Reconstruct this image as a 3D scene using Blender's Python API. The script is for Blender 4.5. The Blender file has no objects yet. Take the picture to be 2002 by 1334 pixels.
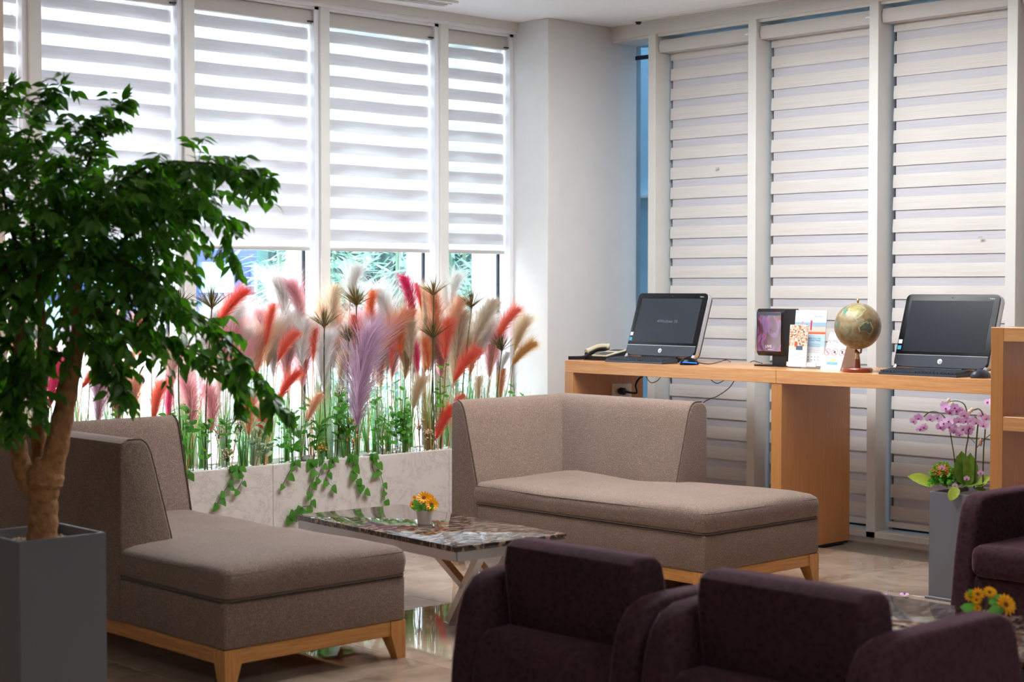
import bpy, bmesh, math, random
from mathutils import Vector, Matrix, noise as mnoise
R = random.Random(7)
SC = bpy.context.scene
COL = SC.collection
PI = math.pi

# ---------------------------------------------------------------- camera
CAM_H = 1.35
FPX, CX, CY = 3260.0, 1001.0, 667.0
TH = math.radians(46.6)
PITCH = math.atan(107.0 / FPX)
cam_d = bpy.data.cameras.new('camera')
cam = bpy.data.objects.new('camera', cam_d)
COL.objects.link(cam)
cam.location = (0, 0, CAM_H)
cam.rotation_euler = (PI / 2 - PITCH, 0, TH - PI / 2)
cam_d.sensor_width = 36.0
cam_d.lens = FPX / 2002.0 * 36.0
cam_d.clip_start = 0.05
cam_d.clip_end = 200
cam_d.dof.use_dof = True
cam_d.dof.focus_distance = 8.3
cam_d.dof.aperture_fstop = 3.8
SC.camera = cam

# ---------------------------------------------------------------- world, sun, lamps, exposure
w = bpy.data.worlds.new('sky')
SC.world = w
w.use_nodes = True
bg = w.node_tree.nodes['Background']
bg.inputs[0].default_value = (0.88, 0.94, 1.0, 1)
bg.inputs[1].default_value = 8.0
def lamp(name, kind, energy, color, loc, rot=(0, 0, 0), size=0.6, sy=None):
    d = bpy.data.lights.new(name, kind)
    d.energy = energy; d.color = color
    if kind == 'AREA':
        d.shape = 'RECTANGLE'; d.size = size; d.size_y = sy or size
    if kind == 'SUN':
        d.angle = math.radians(1.0)
    o = bpy.data.objects.new(name, d)
    COL.objects.link(o); o.location = loc; o.rotation_euler = rot
    return o
# sun high over the building, lighting the yard beyond the windows
sun = lamp('sun', 'SUN', 16.0, (1.0, 0.96, 0.90), (4, 20, 20))
sd = Vector((0.12, 0.60, -0.80)).normalized()
sun.rotation_euler = sd.to_track_quat('-Z', 'Y').to_euler()
# ceiling lamps of the lobby
for (lx, ly, le) in ((0.6, 1.0, 18), (3.2, 0.4, 20), (5.7, 5.5, 36), (4.7, 4.5, 26), (6.0, 4.7, 30)):
    lamp('ceiling_lamp', 'AREA', le, (0.95, 0.975, 1.0), (lx, ly, 2.90), size=0.9)
vs = SC.view_settings
vs.view_transform = 'Standard'; vs.look = 'None'; vs.gamma = 1.0; vs.use_curve_mapping = False
vs.exposure = 0.50
SC.cycles.use_denoising = True
SC.cycles.max_bounces = 7
SC.cycles.diffuse_bounces = 4
SC.cycles.glossy_bounces = 4
SC.cycles.transmission_bounces = 4
SC.cycles.transparent_max_bounces = 16
SC.cycles.caustics_reflective = False
SC.cycles.caustics_refractive = False
SC.cycles.sample_clamp_indirect = 6.0

# ---------------------------------------------------------------- pixel helpers (real planes in the room)
RM = cam.rotation_euler.to_matrix()
def ray(px, py):
    return RM @ Vector(((px - CX) / FPX, -(py - CY) / FPX, -1.0))
def at(px, py, X=None, Y=None, Z=None, D=None):
    r = ray(px, py)
    if X is not None: t = X / r.x
    elif Y is not None: t = Y / r.y
    elif Z is not None: t = (Z - CAM_H) / r.z
    else: t = D
    return Vector((0, 0, CAM_H)) + r * t

# ---------------------------------------------------------------- node materials
def newmat(name):
    m = bpy.data.materials.new(name); m.use_nodes = True
    nt = m.node_tree
    return m, nt, nt.nodes['Principled BSDF'], nt.nodes['Material Output']
def lin(c):
    return tuple((x / 255 / 12.92) if x / 255 <= 0.04045 else ((x / 255 + 0.055) / 1.055) ** 2.4 for x in c) + (1,)
def ndn(nt, t, **kw):
    n = nt.nodes.new(t)
    for k, v in kw.items():
        if k.startswith('i_'):
            n.inputs[k[2:].replace('_', ' ')].default_value = v
        else: setattr(n, k, v)
    return n
def ramp(nt, src, stops):
    r = ndn(nt, 'ShaderNodeValToRGB')
    el = r.color_ramp.elements
    while len(el) < len(stops): el.new(0.5)
    for e, (p, c) in zip(el, stops): e.position = p; e.color = c
    nt.links.new(src, r.inputs[0])
    return r.outputs[0]
def coords(nt, scale=(1, 1, 1), kind='Object', rot=(0, 0, 0)):
    tc = ndn(nt, 'ShaderNodeTexCoord'); mp = ndn(nt, 'ShaderNodeMapping')
    mp.inputs['Scale'].default_value = scale; mp.inputs['Rotation'].default_value = rot
    nt.links.new(tc.outputs[kind], mp.inputs[0])
    return mp.outputs[0]
def bump(nt, b, src, strength, dist=0.01):
    bn = ndn(nt, 'ShaderNodeBump'); bn.inputs['Strength'].default_value = strength
    bn.inputs['Distance'].default_value = dist
    nt.links.new(src, bn.inputs['Height']); nt.links.new(bn.outputs[0], b.inputs['Normal'])
def plain(name, rgb, rough=0.5, metal=0.0, var=0.0, vscale=8.0, bmp=0.0, bscale=60.0, coat=0.0, sheen=0.0, spec=None):
    m, nt, b, o = newmat(name)
    c = lin(rgb)
    b.inputs['Base Color'].default_value = c
    b.inputs['Roughness'].default_value = rough; b.inputs['Metallic'].default_value = metal
    b.inputs['Coat Weight'].default_value = coat
    if sheen:
        b.inputs['Sheen Weight'].default_value = sheen; b.inputs['Sheen Roughness'].default_value = 0.4
    if spec is not None: b.inputs['Specular IOR Level'].default_value = spec
    v = coords(nt)
    if var:
        n = ndn(nt, 'ShaderNodeTexNoise', i_Scale=vscale, i_Detail=4.0); nt.links.new(v, n.inputs['Vector'])
        lo = tuple(x * (1 - var) for x in c[:3]) + (1,); hi = tuple(min(1, x * (1 + var)) for x in c[:3]) + (1,)
        nt.links.new(ramp(nt, n.outputs['Fac'], [(0.3, lo), (0.7, hi)]), b.inputs['Base Color'])
    if bmp:
        n = ndn(nt, 'ShaderNodeTexNoise', i_Scale=bscale, i_Detail=3.0); nt.links.new(v, n.inputs['Vector'])
        bump(nt, b, n.outputs['Fac'], bmp)
    return m
def woodmat(name, c1, c2, scale=(1, 1, 14), rough=0.35, coat=0.1, sc=6.0, contrast=(0.35, 0.65)):
    m, nt, b, o = newmat(name)
    v = coords(nt, scale)
    n = ndn(nt, 'ShaderNodeTexNoise', i_Scale=sc, i_Detail=7.0, i_Roughness=0.65, i_Distortion=0.6)
    nt.links.new(v, n.inputs['Vector'])
    f = ndn(nt, 'ShaderNodeTexNoise', i_Scale=sc * 9, i_Detail=3.0); nt.links.new(v, f.inputs['Vector'])
    mx = ndn(nt, 'ShaderNodeMath', operation='MULTIPLY_ADD'); mx.inputs[1].default_value = 0.35
    nt.links.new(f.outputs['Fac'], mx.inputs[0]); nt.links.new(n.outputs['Fac'], mx.inputs[2])
    mx2 = ndn(nt, 'ShaderNodeMath', operation='SUBTRACT'); nt.links.new(mx.outputs[0], mx2.inputs[0]); mx2.inputs[1].default_value = 0.17
    nt.links.new(ramp(nt, mx2.outputs[0], [(contrast[0], lin(c1)), (contrast[1], lin(c2))]), b.inputs['Base Color'])
    b.inputs['Roughness'].default_value = rough; b.inputs['Coat Weight'].default_value = coat
    b.inputs['Coat Roughness'].default_value = 0.12
    bump(nt, b, f.outputs['Fac'], 0.06, 0.002)
    return m
def weavemat(name, c1, c2, sc=260.0, bmp=0.35, sheen=0.25, blot=0.25, tint=None):
    m, nt, b, o = newmat(name)
    v = coords(nt)
    wv = ndn(nt, 'ShaderNodeTexVoronoi', i_Scale=sc); nt.links.new(v, wv.inputs['Vector'])
    n = ndn(nt, 'ShaderNodeTexNoise', i_Scale=6.0, i_Detail=5.0); nt.links.new(v, n.inputs['Vector'])
    n2 = ndn(nt, 'ShaderNodeMath', operation='MULTIPLY'); n2.inputs[1].default_value = blot; nt.links.new(n.outputs['Fac'], n2.inputs[0])
    a = ndn(nt, 'ShaderNodeMath', operation='MULTIPLY_ADD'); a.inputs[1].default_value = 0.9
    nt.links.new(wv.outputs['Distance'], a.inputs[0]); nt.links.new(n2.outputs[0], a.inputs[2])
    nt.links.new(ramp(nt, a.outputs[0], [(0.1 + blot * .3, lin(c2)), (0.8 + blot * .5, lin(c1))]), b.inputs['Base Color'])
    b.inputs['Roughness'].default_value = 0.9; b.inputs['Sheen Weight'].default_value = sheen
    b.inputs['Sheen Roughness'].default_value = 0.5
    if tint: b.inputs['Sheen Tint'].default_value = lin(tint); b.inputs['Sheen Roughness'].default_value = 0.3
    b.inputs['Specular IOR Level'].default_value = 0.15
    bump(nt, b, wv.outputs['Distance'], bmp, 0.002)
    return m
def leafmat(name, c1, c2, transl=0.35, rough=0.35, sc=3.0, tcol=None):
    m, nt, b, o = newmat(name)
    oi = ndn(nt, 'ShaderNodeObjectInfo')
    v = coords(nt)
    n = ndn(nt, 'ShaderNodeTexNoise', i_Scale=sc, i_Detail=2.0); nt.links.new(v, n.inputs['Vector'])
    a = ndn(nt, 'ShaderNodeMath', operation='MULTIPLY_ADD'); a.inputs[1].default_value = 0.4
    nt.links.new(oi.outputs['Random'], a.inputs[0]); nt.links.new(n.outputs['Fac'], a.inputs[2])
    c = ramp(nt, a.outputs[0], [(0.35, lin(c1)), (0.95, lin(c2))])
    nt.links.new(c, b.inputs['Base Color']); b.inputs['Roughness'].default_value = rough
    if transl:
        t = ndn(nt, 'ShaderNodeBsdfTranslucent')
        if tcol: t.inputs[0].default_value = lin(tcol)
        else: nt.links.new(c, t.inputs[0])
        mx = ndn(nt, 'ShaderNodeMixShader'); mx.inputs[0].default_value = transl
        nt.links.new(b.outputs[0], mx.inputs[1]); nt.links.new(t.outputs[0], mx.inputs[2])
        nt.links.new(mx.outputs[0], o.inputs[0])
    return m
def glassmat(name, tint=(0.96, 0.98, 1.0), refl=0.06):
    m, nt, b, o = newmat(name)
    nt.nodes.remove(b)
    t = ndn(nt, 'ShaderNodeBsdfTransparent'); t.inputs[0].default_value = tint + (1,)
    g = ndn(nt, 'ShaderNodeBsdfGlossy'); g.inputs['Roughness'].default_value = 0.02
    mx = ndn(nt, 'ShaderNodeMixShader'); mx.inputs[0].default_value = refl
    nt.links.new(t.outputs[0], mx.inputs[1]); nt.links.new(g.outputs[0], mx.inputs[2])
    nt.links.new(mx.outputs[0], o.inputs[0])
    return m
def fabricmat(name, rgb, transl=0.45, see=0.0, vert=False, tc=None):
    """roller blind cloth: diffuse + translucent, with the share 'see' of open weave"""
    m, nt, b, o = newmat(name)
    v = coords(nt, (3, 3, 500) if not vert else (400, 400, 3))
    n = ndn(nt, 'ShaderNodeTexNoise', i_Scale=1.0, i_Detail=3.0); nt.links.new(v, n.inputs['Vector'])
    c = lin(rgb)
    lo = tuple(x * 0.86 for x in c[:3]) + (1,)
    cc = ramp(nt, n.outputs['Fac'], [(0.35, lo), (0.62, c)])
    nt.links.new(cc, b.inputs['Base Color']); b.inputs['Roughness'].default_value = 0.85
    b.inputs['Specular IOR Level'].default_value = 0.1
    t = ndn(nt, 'ShaderNodeBsdfTranslucent')
    if tc: t.inputs[0].default_value = lin(tc)
    else: nt.links.new(cc, t.inputs[0])
    mx = ndn(nt, 'ShaderNodeMixShader'); mx.inputs[0].default_value = transl
    nt.links.new(b.outputs[0], mx.inputs[1]); nt.links.new(t.outputs[0], mx.inputs[2])
    out = mx
    if see:
        tr = ndn(nt, 'ShaderNodeBsdfTransparent')
        m2 = ndn(nt, 'ShaderNodeMixShader'); m2.inputs[0].default_value = see
        nt.links.new(mx.outputs[0], m2.inputs[1]); nt.links.new(tr.outputs[0], m2.inputs[2]); out = m2
    nt.links.new(out.outputs[0], o.inputs[0])
    return m
M = {}
M['wall'] = plain('wall_paper', (222, 221, 219), 0.8, var=0.02, bmp=0.15, bscale=300)
M['ceil'] = plain('ceiling_paint', (244, 246, 248), 0.8)
M['peach'] = plain('peach_paint', (236, 214, 196), 0.8, var=0.02)
M['frame'] = plain('window_frame_paint', (226, 225, 220), 0.45, var=0.02)
M['frame_w'] = plain('outer_frame_white', (240, 242, 246), 0.4)
M['darkrub'] = plain('dark_gasket', (28, 34, 48), 0.5)
M['rail'] = plain('rail_aluminium', (196, 194, 190), 0.4, metal=0.3)
M['glass'] = glassmat('window_glass')
M['glass_b'] = glassmat('tinted_glass', (0.24, 0.30, 0.35), 0.05)
M['blindA'] = fabricmat('blind_band_cloth', (214, 211, 211), 0.46)
M['blindA2'] = fabricmat('blind_rear_cloth', (232, 231, 233), 0.5)
M['sheer'] = fabricmat('blind_sheer_cloth', (245, 247, 252), 0.55, see=0.45)
M['blindB'] = fabricmat('blind_cream_cloth', (234, 230, 226), 0.12)
M['blindB2'] = fabricmat('blind_grey_cloth', (222, 222, 228), 0.15)
M['cassette'] = plain('blind_cassette_vinyl', (206, 202, 197), 0.45)
M['oak'] = woodmat('oak_veneer', (206, 146, 92), (226, 172, 118), (1.2, 0.5, 30), 0.3, 0.25, 5.0)
M['oak_top'] = woodmat('oak_top_veneer', (196, 140, 92), (216, 162, 112), (26, 1.0, 26), 0.18, 0.5, 3.0)
M['oak_v'] = woodmat('oak_vertical_veneer', (184, 122, 68), (204, 144, 88), (22, 22, 0.8), 0.32, 0.2, 4.0, (0.25, 0.75))
M['oak_h'] = woodmat('oak_horizontal_veneer', (202, 140, 86), (224, 168, 114), (30, 0.9, 30), 0.3, 0.2, 4.0)
M['ash'] = woodmat('ash_wood', (188, 122, 58), (216, 154, 86), (5, 5, 40), 0.35, 0.15, 3.0)
M['taupe'] = weavemat('taupe_weave', (150, 128, 115), (98, 80, 69), 210.0)
M['piping'] = weavemat('piping_weave', (104, 86, 76), (78, 63, 55), 200)
M['velvet'] = weavemat('plum_velvet', (66, 42, 48), (38, 23, 27), 60.0, 0.05, 0.6, 0.8, (214, 160, 186))
M['planterbox'] = plain('grey_lacquer', (112, 112, 119), 0.42, bmp=0.05, bscale=400)
M['chrome'] = plain('brushed_steel', (206, 208, 214), 0.28, metal=1.0, var=0.05)
M['black'] = plain('black_plastic', (22, 22, 25), 0.35)
M['blackgloss'] = plain('gloss_black_plastic', (15, 16, 19), 0.30, spec=0.25)
M['screen'] = plain('screen_glass', (34, 38, 46), 0.25, spec=0.35)
M['greyplast'] = plain('slate_plastic', (52, 57, 66), 0.35)
M['keys'] = plain('key_plastic', (58, 64, 74), 0.3)
M['silver'] = plain('silver_plastic', (205, 205, 210), 0.25, metal=0.6)
M['beige'] = plain('beige_plastic', (214, 200, 170), 0.4)
M['whitep'] = plain('white_plastic', (232, 230, 226), 0.4)
M['paper'] = plain('white_card', (240, 240, 242), 0.6)
M['soil'] = plain('dark_soil', (60, 46, 36), 0.95, var=0.4, vscale=60, bmp=0.8, bscale=120)
M['pebble'] = plain('pebbles_white', (232, 236, 236), 0.6, var=0.15, vscale=20)
M['gravel'] = plain('gravel_beige', (176, 158, 136), 0.8, var=0.3, vscale=30)
M['bark'] = plain('tree_bark', (158, 112, 70), 0.85, var=0.35, vscale=45, bmp=0.6, bscale=90)
M['twig'] = plain('twig_bark', (62, 50, 34), 0.8)
M['leaf'] = leafmat('tree_leaf', (30, 68, 25), (70, 122, 44), 0.42, 0.32, 4.0, (96, 170, 30))
M['shrubleaf'] = leafmat('shrub_leaf', (44, 104, 44), (92, 160, 60), 0.45, 0.4, 6.0, (120, 200, 60))
M['ivyleaf'] = leafmat('ivy_leaf', (46, 96, 34), (84, 138, 48), 0.30, 0.35, 18.0, (110, 180, 50))
M['varleaf'] = leafmat('variegated_leaf', (70, 128, 84), (226, 236, 200), 0.4, 0.4, 40.0)
M['grass'] = leafmat('grass_blade', (74, 118, 66), (120, 158, 84), 0.45, 0.4, 5.0, (150, 205, 120))
M['grass2'] = leafmat('grass_blade_dry', (126, 104, 62), (178, 150, 98), 0.4, 0.5, 5.0)
M['grass3'] = leafmat('grass_blade_pale', (150, 178, 150), (206, 222, 196), 0.5, 0.5, 5.0)
M['papyrus'] = leafmat('papyrus_spike', (74, 70, 36), (128, 112, 58), 0.25, 0.5, 9.0)
M['orchid'] = leafmat('orchid_petal', (214, 150, 214), (246, 216, 244), 0.35, 0.5, 60.0)
M['lip'] = plain('orchid_lip', (150, 28, 120), 0.5)
M['bud'] = plain('orchid_bud', (232, 218, 190), 0.5)
M['orchidleaf'] = leafmat('orchid_leaf', (52, 96, 30), (112, 146, 46), 0.15, 0.3, 5.0)
M['limeleaf'] = leafmat('lime_leaf', (150, 170, 50), (186, 200, 84), 0.25, 0.4, 6.0)
M['stem'] = plain('green_stem', (66, 72, 36), 0.5)
M['kalan'] = plain('dried_bloom', (186, 112, 44), 0.8, var=0.4, vscale=80)
M['sunfl'] = leafmat('sunflower_petal', (250, 168, 10), (255, 196, 30), 0.2, 0.5, 30.0)
M['sunc'] = plain('sunflower_core', (120, 66, 14), 0.9)
M['ceramic'] = plain('cream_ceramic', (226, 216, 206), 0.35, coat=0.3)
M['berry'] = plain('orange_berry', (232, 140, 30), 0.4)
M['dryfl'] = plain('dried_flower', (214, 178, 150), 0.8, var=0.2, vscale=50)
PL = {'coral': ((252, 112, 88), (255, 168, 146)), 'peach': ((246, 176, 136), (252, 214, 186)), 'hot': ((240, 60, 124), (252, 138, 180)),
      'white': ((240, 236, 230), (252, 250, 248)), 'cream': ((236, 214, 180), (250, 236, 214)), 'pink': ((248, 188, 192), (254, 220, 222)),
      'lav': ((222, 190, 214), (242, 220, 236)), 'beige': ((222, 204, 182), (242, 230, 214)), 'orange': ((250, 146, 92), (254, 192, 148)),
      'gold': ((226, 176, 104), (246, 216, 160))}
for k, (a, b_) in PL.items():
    M['pl_' + k] = leafmat(k + '_feather', a, b_, 0.85, 0.8, 12.0)
# ---- stone materials
def marble_floor():
    m, nt, b, o = newmat('polished_beige_marble')
    v = coords(nt); oi = ndn(nt, 'ShaderNodeObjectInfo')
    ad = ndn(nt, 'ShaderNodeVectorMath', operation='MULTIPLY_ADD')
    ad.inputs[1].default_value = (1, 1, 1)
    cx = ndn(nt, 'ShaderNodeCombineXYZ')
    mu = ndn(nt, 'ShaderNodeMath', operation='MULTIPLY'); mu.inputs[1].default_value = 37.0
    nt.links.new(oi.outputs['Random'], mu.inputs[0]); nt.links.new(mu.outputs[0], cx.inputs[0]); nt.links.new(mu.outputs[0], cx.inputs[2])
    nt.links.new(v, ad.inputs[0]); nt.links.new(cx.outputs[0], ad.inputs[2])
    n = ndn(nt, 'ShaderNodeTexNoise', i_Scale=3.2, i_Detail=8.0, i_Roughness=0.62, i_Distortion=0.8); nt.links.new(ad.outputs[0], n.inputs['Vector'])
    nt.links.new(ramp(nt, n.outputs['Fac'], [(0.25, lin((128, 108, 92))), (0.45, lin((160, 140, 122))), (0.6, lin((178, 158, 140))), (0.8, lin((146, 124, 106)))]), b.inputs['Base Color'])
    b.inputs['Roughness'].default_value = 0.025
    b.inputs['Specular IOR Level'].default_value = 0.9
    return m
M['floor'] = marble_floor()
M['grout'] = plain('dark_grout', (110, 98, 86), 0.6)
def grey_marble():
    m, nt, b, o = newmat('pale_grey_marble')
    v = coords(nt)
    n = ndn(nt, 'ShaderNodeTexNoise', i_Scale=5.0, i_Detail=10.0, i_Roughness=0.72, i_Distortion=0.5); nt.links.new(v, n.inputs['Vector'])
    nt.links.new(ramp(nt, n.outputs['Fac'], [(0.40, lin((212, 202, 196))), (0.485, lin((206, 196, 190))), (0.5, lin((184, 173, 167))), (0.515, lin((206, 196, 190))), (0.7, lin((218, 210, 204)))]), b.inputs['Base Color'])
    b.inputs['Roughness'].default_value = 0.28
    return m
M['gmarble'] = grey_marble()
def emperador():
    m, nt, b, o = newmat('dark_mosaic_marble')
    v = coords(nt, (1, 2.2, 1))
    vo = ndn(nt, 'ShaderNodeTexVoronoi', i_Scale=42.0); nt.links.new(v, vo.inputs['Vector'])
    n = ndn(nt, 'ShaderNodeTexNoise', i_Scale=30.0, i_Detail=6.0, i_Distortion=1.0); nt.links.new(v, n.inputs['Vector'])
    sp = ndn(nt, 'ShaderNodeSeparateColor'); nt.links.new(vo.outputs['Color'], sp.inputs[0])
    a = ndn(nt, 'ShaderNodeMath', operation='MULTIPLY_ADD'); a.inputs[1].default_value = 0.55
    nt.links.new(n.outputs['Fac'], a.inputs[0]); nt.links.new(sp.outputs[0], a.inputs[2])
    nt.links.new(ramp(nt, a.outputs[0], [(0.30, lin((26, 18, 17))), (0.80, lin((54, 40, 36))), (0.97, lin((84, 64, 56))), (1.0, lin((140, 118, 102)))]), b.inputs['Base Color'])
    b.inputs['Roughness'].default_value = 0.05; b.inputs['Specular IOR Level'].default_value = 0.8
    return m
M['emp'] = emperador()

# ---------------------------------------------------------------- mesh builder
class MB:
    def __init__(s): s.v = []; s.f = []; s.mi = []
    def add(s, vs_, fs, mi=0):
        k = len(s.v); s.v += [Vector(p) for p in vs_]
        s.f += [tuple(i + k for i in f) for f in fs]; s.mi += [mi] * len(fs)
        return s
    def box(s, x0, x1, y0, y1, z0, z1, bev=0.0, seg=2, mi=0, mat=None):
        bm = bmesh.new(); bmesh.ops.create_cube(bm, size=1.0)
        bmesh.ops.scale(bm, vec=(abs(x1 - x0), abs(y1 - y0), abs(z1 - z0)), verts=bm.verts)
        bmesh.ops.translate(bm, vec=((x0 + x1) / 2, (y0 + y1) / 2, (z0 + z1) / 2), verts=bm.verts)
        if bev: bmesh.ops.bevel(bm, geom=bm.edges[:], offset=bev, segments=seg, profile=0.5, affect='EDGES')
        if mat is not None: bm.transform(mat)
        s.bm(bm, mi); return s
    def bm(s, bm, mi=0):
        bm.verts.index_update()
        s.add([v.co.copy() for v in bm.verts], [[v.index for v in f.verts] for f in bm.faces], mi); bm.free()
    def prism(s, prof, axis, a, b, bev=0.0, seg=3, mi=0, mat=None):
        """prof: 2D outline; axis 'x','y','z' is the extrusion axis, a..b the extent"""
        def P(p, t):
            return {'x': (t, p[0], p[1]), 'y': (p[0], t, p[1]), 'z': (p[0], p[1], t)}[axis]
        bm = bmesh.new()
        va = [bm.verts.new(P(p, a)) for p in prof]; vb = [bm.verts.new(P(p, b)) for p in prof]
        n = len(prof)
        bm.faces.new(va); bm.faces.new(list(reversed(vb)))
        for i in range(n): bm.faces.new((va[(i + 1) % n], va[i], vb[i], vb[(i + 1) % n]))
        bmesh.ops.recalc_face_normals(bm, faces=bm.faces[:])
        if bev:
            es = [e for e in bm.edges if (e.verts[0] in va[:]) == (e.verts[1] in va[:])]
            bmesh.ops.bevel(bm, geom=es, offset=bev, segments=seg, profile=0.5, affect='EDGES', clamp_overlap=True)
        if mat is not None: bm.transform(mat)
        s.bm(bm, mi); return s
    def tube(s, pts, rad, n=8, mi=0, cap=True):
        pts = [Vector(p) for p in pts]
        if not isinstance(rad, (list, tuple)): rad = [rad] * len(pts)
        k = len(s.v); up = Vector((0.123, 0.456, 0.88))
        for i, p in enumerate(pts):
            d = (pts[min(i + 1, len(pts) - 1)] - pts[max(i - 1, 0)]).normalized()
            a = d.cross(up)
            if a.length < 1e-3: a = d.cross(Vector((1, 0, 0)))
            a.normalize(); b = d.cross(a)
            for j in range(n):
                t = 2 * PI * j / n
                s.v.append(p + (a * math.cos(t) + b * math.sin(t)) * rad[i])
        for i in range(len(pts) - 1):
            for j in range(n):
                q = (k + i * n + j, k + i * n + (j + 1) % n, k + (i + 1) * n + (j + 1) % n, k + (i + 1) * n + j)
                s.f.append(q); s.mi.append(mi)
        if cap:
            s.f.append(tuple(k + j for j in reversed(range(n)))); s.mi.append(mi)
            s.f.append(tuple(k + (len(pts) - 1) * n + j for j in range(n))); s.mi.append(mi)
        return s
    def lathe(s, prof, n=24, c=(0, 0, 0), mi=0, mat=None):
        k = len(s.v); c = Vector(c)
        for r, z in prof:
            for j in range(n):
                t = 2 * PI * j / n; p = Vector((r * math.cos(t), r * math.sin(t), z))
                if mat is not None: p = mat @ p
                s.v.append(c + p)
        for i in range(len(prof) - 1):
            for j in range(n):
                s.f.append((k + i * n + j, k + i * n + (j + 1) % n, k + (i + 1) * n + (j + 1) % n, k + (i + 1) * n + j)); s.mi.append(mi)
        s.f.append(tuple(k + j for j in reversed(range(n)))); s.mi.append(mi)
        s.f.append(tuple(k + (len(prof) - 1) * n + j for j in range(n))); s.mi.append(mi)
        return s
    def ball(s, c, r, n=10, mi=0, sc=(1, 1, 1)):
        bm = bmesh.new(); bmesh.ops.create_uvsphere(bm, u_segments=n, v_segments=max(4, n * 2 // 3), radius=r)
        bmesh.ops.scale(bm, vec=sc, verts=bm.verts); bmesh.ops.translate(bm, vec=c, verts=bm.verts)
        s.bm(bm, mi); return s
    def xf(s, m):
        s.v = [m @ p for p in s.v]; return s
    def mesh(s, name, mats, inv=None, smooth=True, angle=35):
        me = bpy.data.meshes.new(name)
        vv = s.v if inv is None else [inv @ p for p in s.v]
        me.from_pydata([tuple(p) for p in vv], [], s.f)
        if not isinstance(mats, (list, tuple)): mats = [mats]
        for m in mats: me.materials.append(m)
        if len(mats) > 1: me.polygons.foreach_set('material_index', s.mi)
        if smooth:
            me.polygons.foreach_set('use_smooth', [True] * len(me.polygons))
            me.set_sharp_from_angle(angle=math.radians(angle))
        me.update(); return me
ROOT = {}
def setp(o, label=None, cat=None, group=None, kind=None):
    if label: o['label'] = label
    if cat: o['category'] = cat
    if group: o['group'] = group
    if kind: o['kind'] = kind
    return o
def thing(name, label, cat, loc=(0, 0, 0), rz=0.0, group=None):
    o = bpy.data.objects.new(name, None); COL.objects.link(o)
    o.empty_display_size = 0.1
    o.location = loc; o.rotation_euler = (0, 0, rz)
    ROOT[o.name] = Matrix.Translation(Vector(loc)) @ Matrix.Rotation(rz, 4, 'Z')
    return setp(o, label, cat, group)
def part(name, mb, mat, parent=None, world=True, smooth=True, label=None, kind=None, angle=35):
    """mesh part of a thing; world=True: the builder holds world coordinates"""
    inv = None
    if parent is not None and world: inv = ROOT[parent.name].inverted()
    me = mb.mesh(name, mat, inv, smooth, angle)
    o = bpy.data.objects.new(name, me); COL.objects.link(o)
    if parent is not None:
        o.parent = parent; ROOT[o.name] = ROOT[parent.name]
    else: ROOT[o.name] = Matrix.Identity(4)
    return setp(o, label, None, None, kind)
def inst(name, me, parent, loc=(0, 0, 0), rot=None, scale=1.0, world=True, mat=None, matrix=None):
    """a part that shares mesh data"""
    o = bpy.data.objects.new(name, me); COL.objects.link(o)
    mw = matrix
    if mw is None:
        mw = Matrix.Translation(Vector(loc))
        if rot is not None: mw = mw @ rot.to_4x4()
        mw = mw @ Matrix.Scale(scale, 4) if not isinstance(scale, tuple) else mw @ Matrix.Diagonal(Vector(scale + (1,)))
    if parent is not None:
        o.parent = parent; ROOT[o.name] = ROOT[parent.name]
        if world: mw = ROOT[parent.name].inverted() @ mw
    o.matrix_local = mw
    if mat is not None:
        o.material_slots[0].link = 'OBJECT'; o.material_slots[0].material = mat
    return o
def single(name, mb, mat, label, cat, base, group=None, smooth=True, kind=None):
    """a thing that is one mesh, its origin at its base"""
    b = Vector(base)
    me = mb.mesh(name, mat, Matrix.Translation(-b), smooth)
    o = bpy.data.objects.new(name, me); COL.objects.link(o); o.location = b
    ROOT[o.name] = Matrix.Translation(b)
    return setp(o, label, cat, group, kind)
def struct(name, mb, mat, label=None, smooth=False, loc=None):
    me = mb.mesh(name, mat, None, smooth)
    o = bpy.data.objects.new(name, me); COL.objects.link(o)
    ROOT[o.name] = Matrix.Identity(4)
    return setp(o, label, None, None, 'structure')
def copy_tree(root, loc, rz=None, label=None, group=None):
    r = root.copy(); COL.objects.link(r); r.location = loc
    if rz is not None: r.rotation_euler = (0, 0, rz)
    if label: r['label'] = label
    if group: r['group'] = group
    def rec(src, dst):
        for ch in [c for c in src.children]:
            c = ch.copy(); COL.objects.link(c); c.parent = dst; rec(ch, c)
    rec(root, r)
    ROOT[r.name] = Matrix.Translation(Vector(loc)) @ Matrix.Rotation(r.rotation_euler.z, 4, 'Z')
    return r
def text(s_, size, mat, matrix, parent, name='lettering', extrude=0.0002, align='CENTER'):
    cu = bpy.data.curves.new('lettering', 'FONT'); cu.body = s_; cu.size = size
    cu.extrude = extrude; cu.align_x = align; cu.align_y = 'CENTER'; cu.resolution_u = 3
    t = bpy.data.objects.new('tmp_text', cu); COL.objects.link(t)
    me = bpy.data.meshes.new_from_object(t)
    bpy.data.objects.remove(t); bpy.data.curves.remove(cu)
    me.materials.clear(); me.materials.append(mat)
    return inst(name, me, parent, matrix=matrix)
def frame_m(o_, tilt=0.0, yaw=0.0):
    """frame on something that faces the camera side (-X): x=u to picture right, y=v up, z=n outward"""
    s_, c_ = math.sin(tilt), math.cos(tilt)
    u = Vector((0, -1, 0)); v = Vector((s_, 0, c_)); n = u.cross(v)
    m = Matrix(((u.x, v.x, n.x, 0), (u.y, v.y, n.y, 0), (u.z, v.z, n.z, 0), (0, 0, 0, 1)))
    return Matrix.Translation(Vector(o_)) @ Matrix.Rotation(yaw, 4, 'Z') @ m
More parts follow.
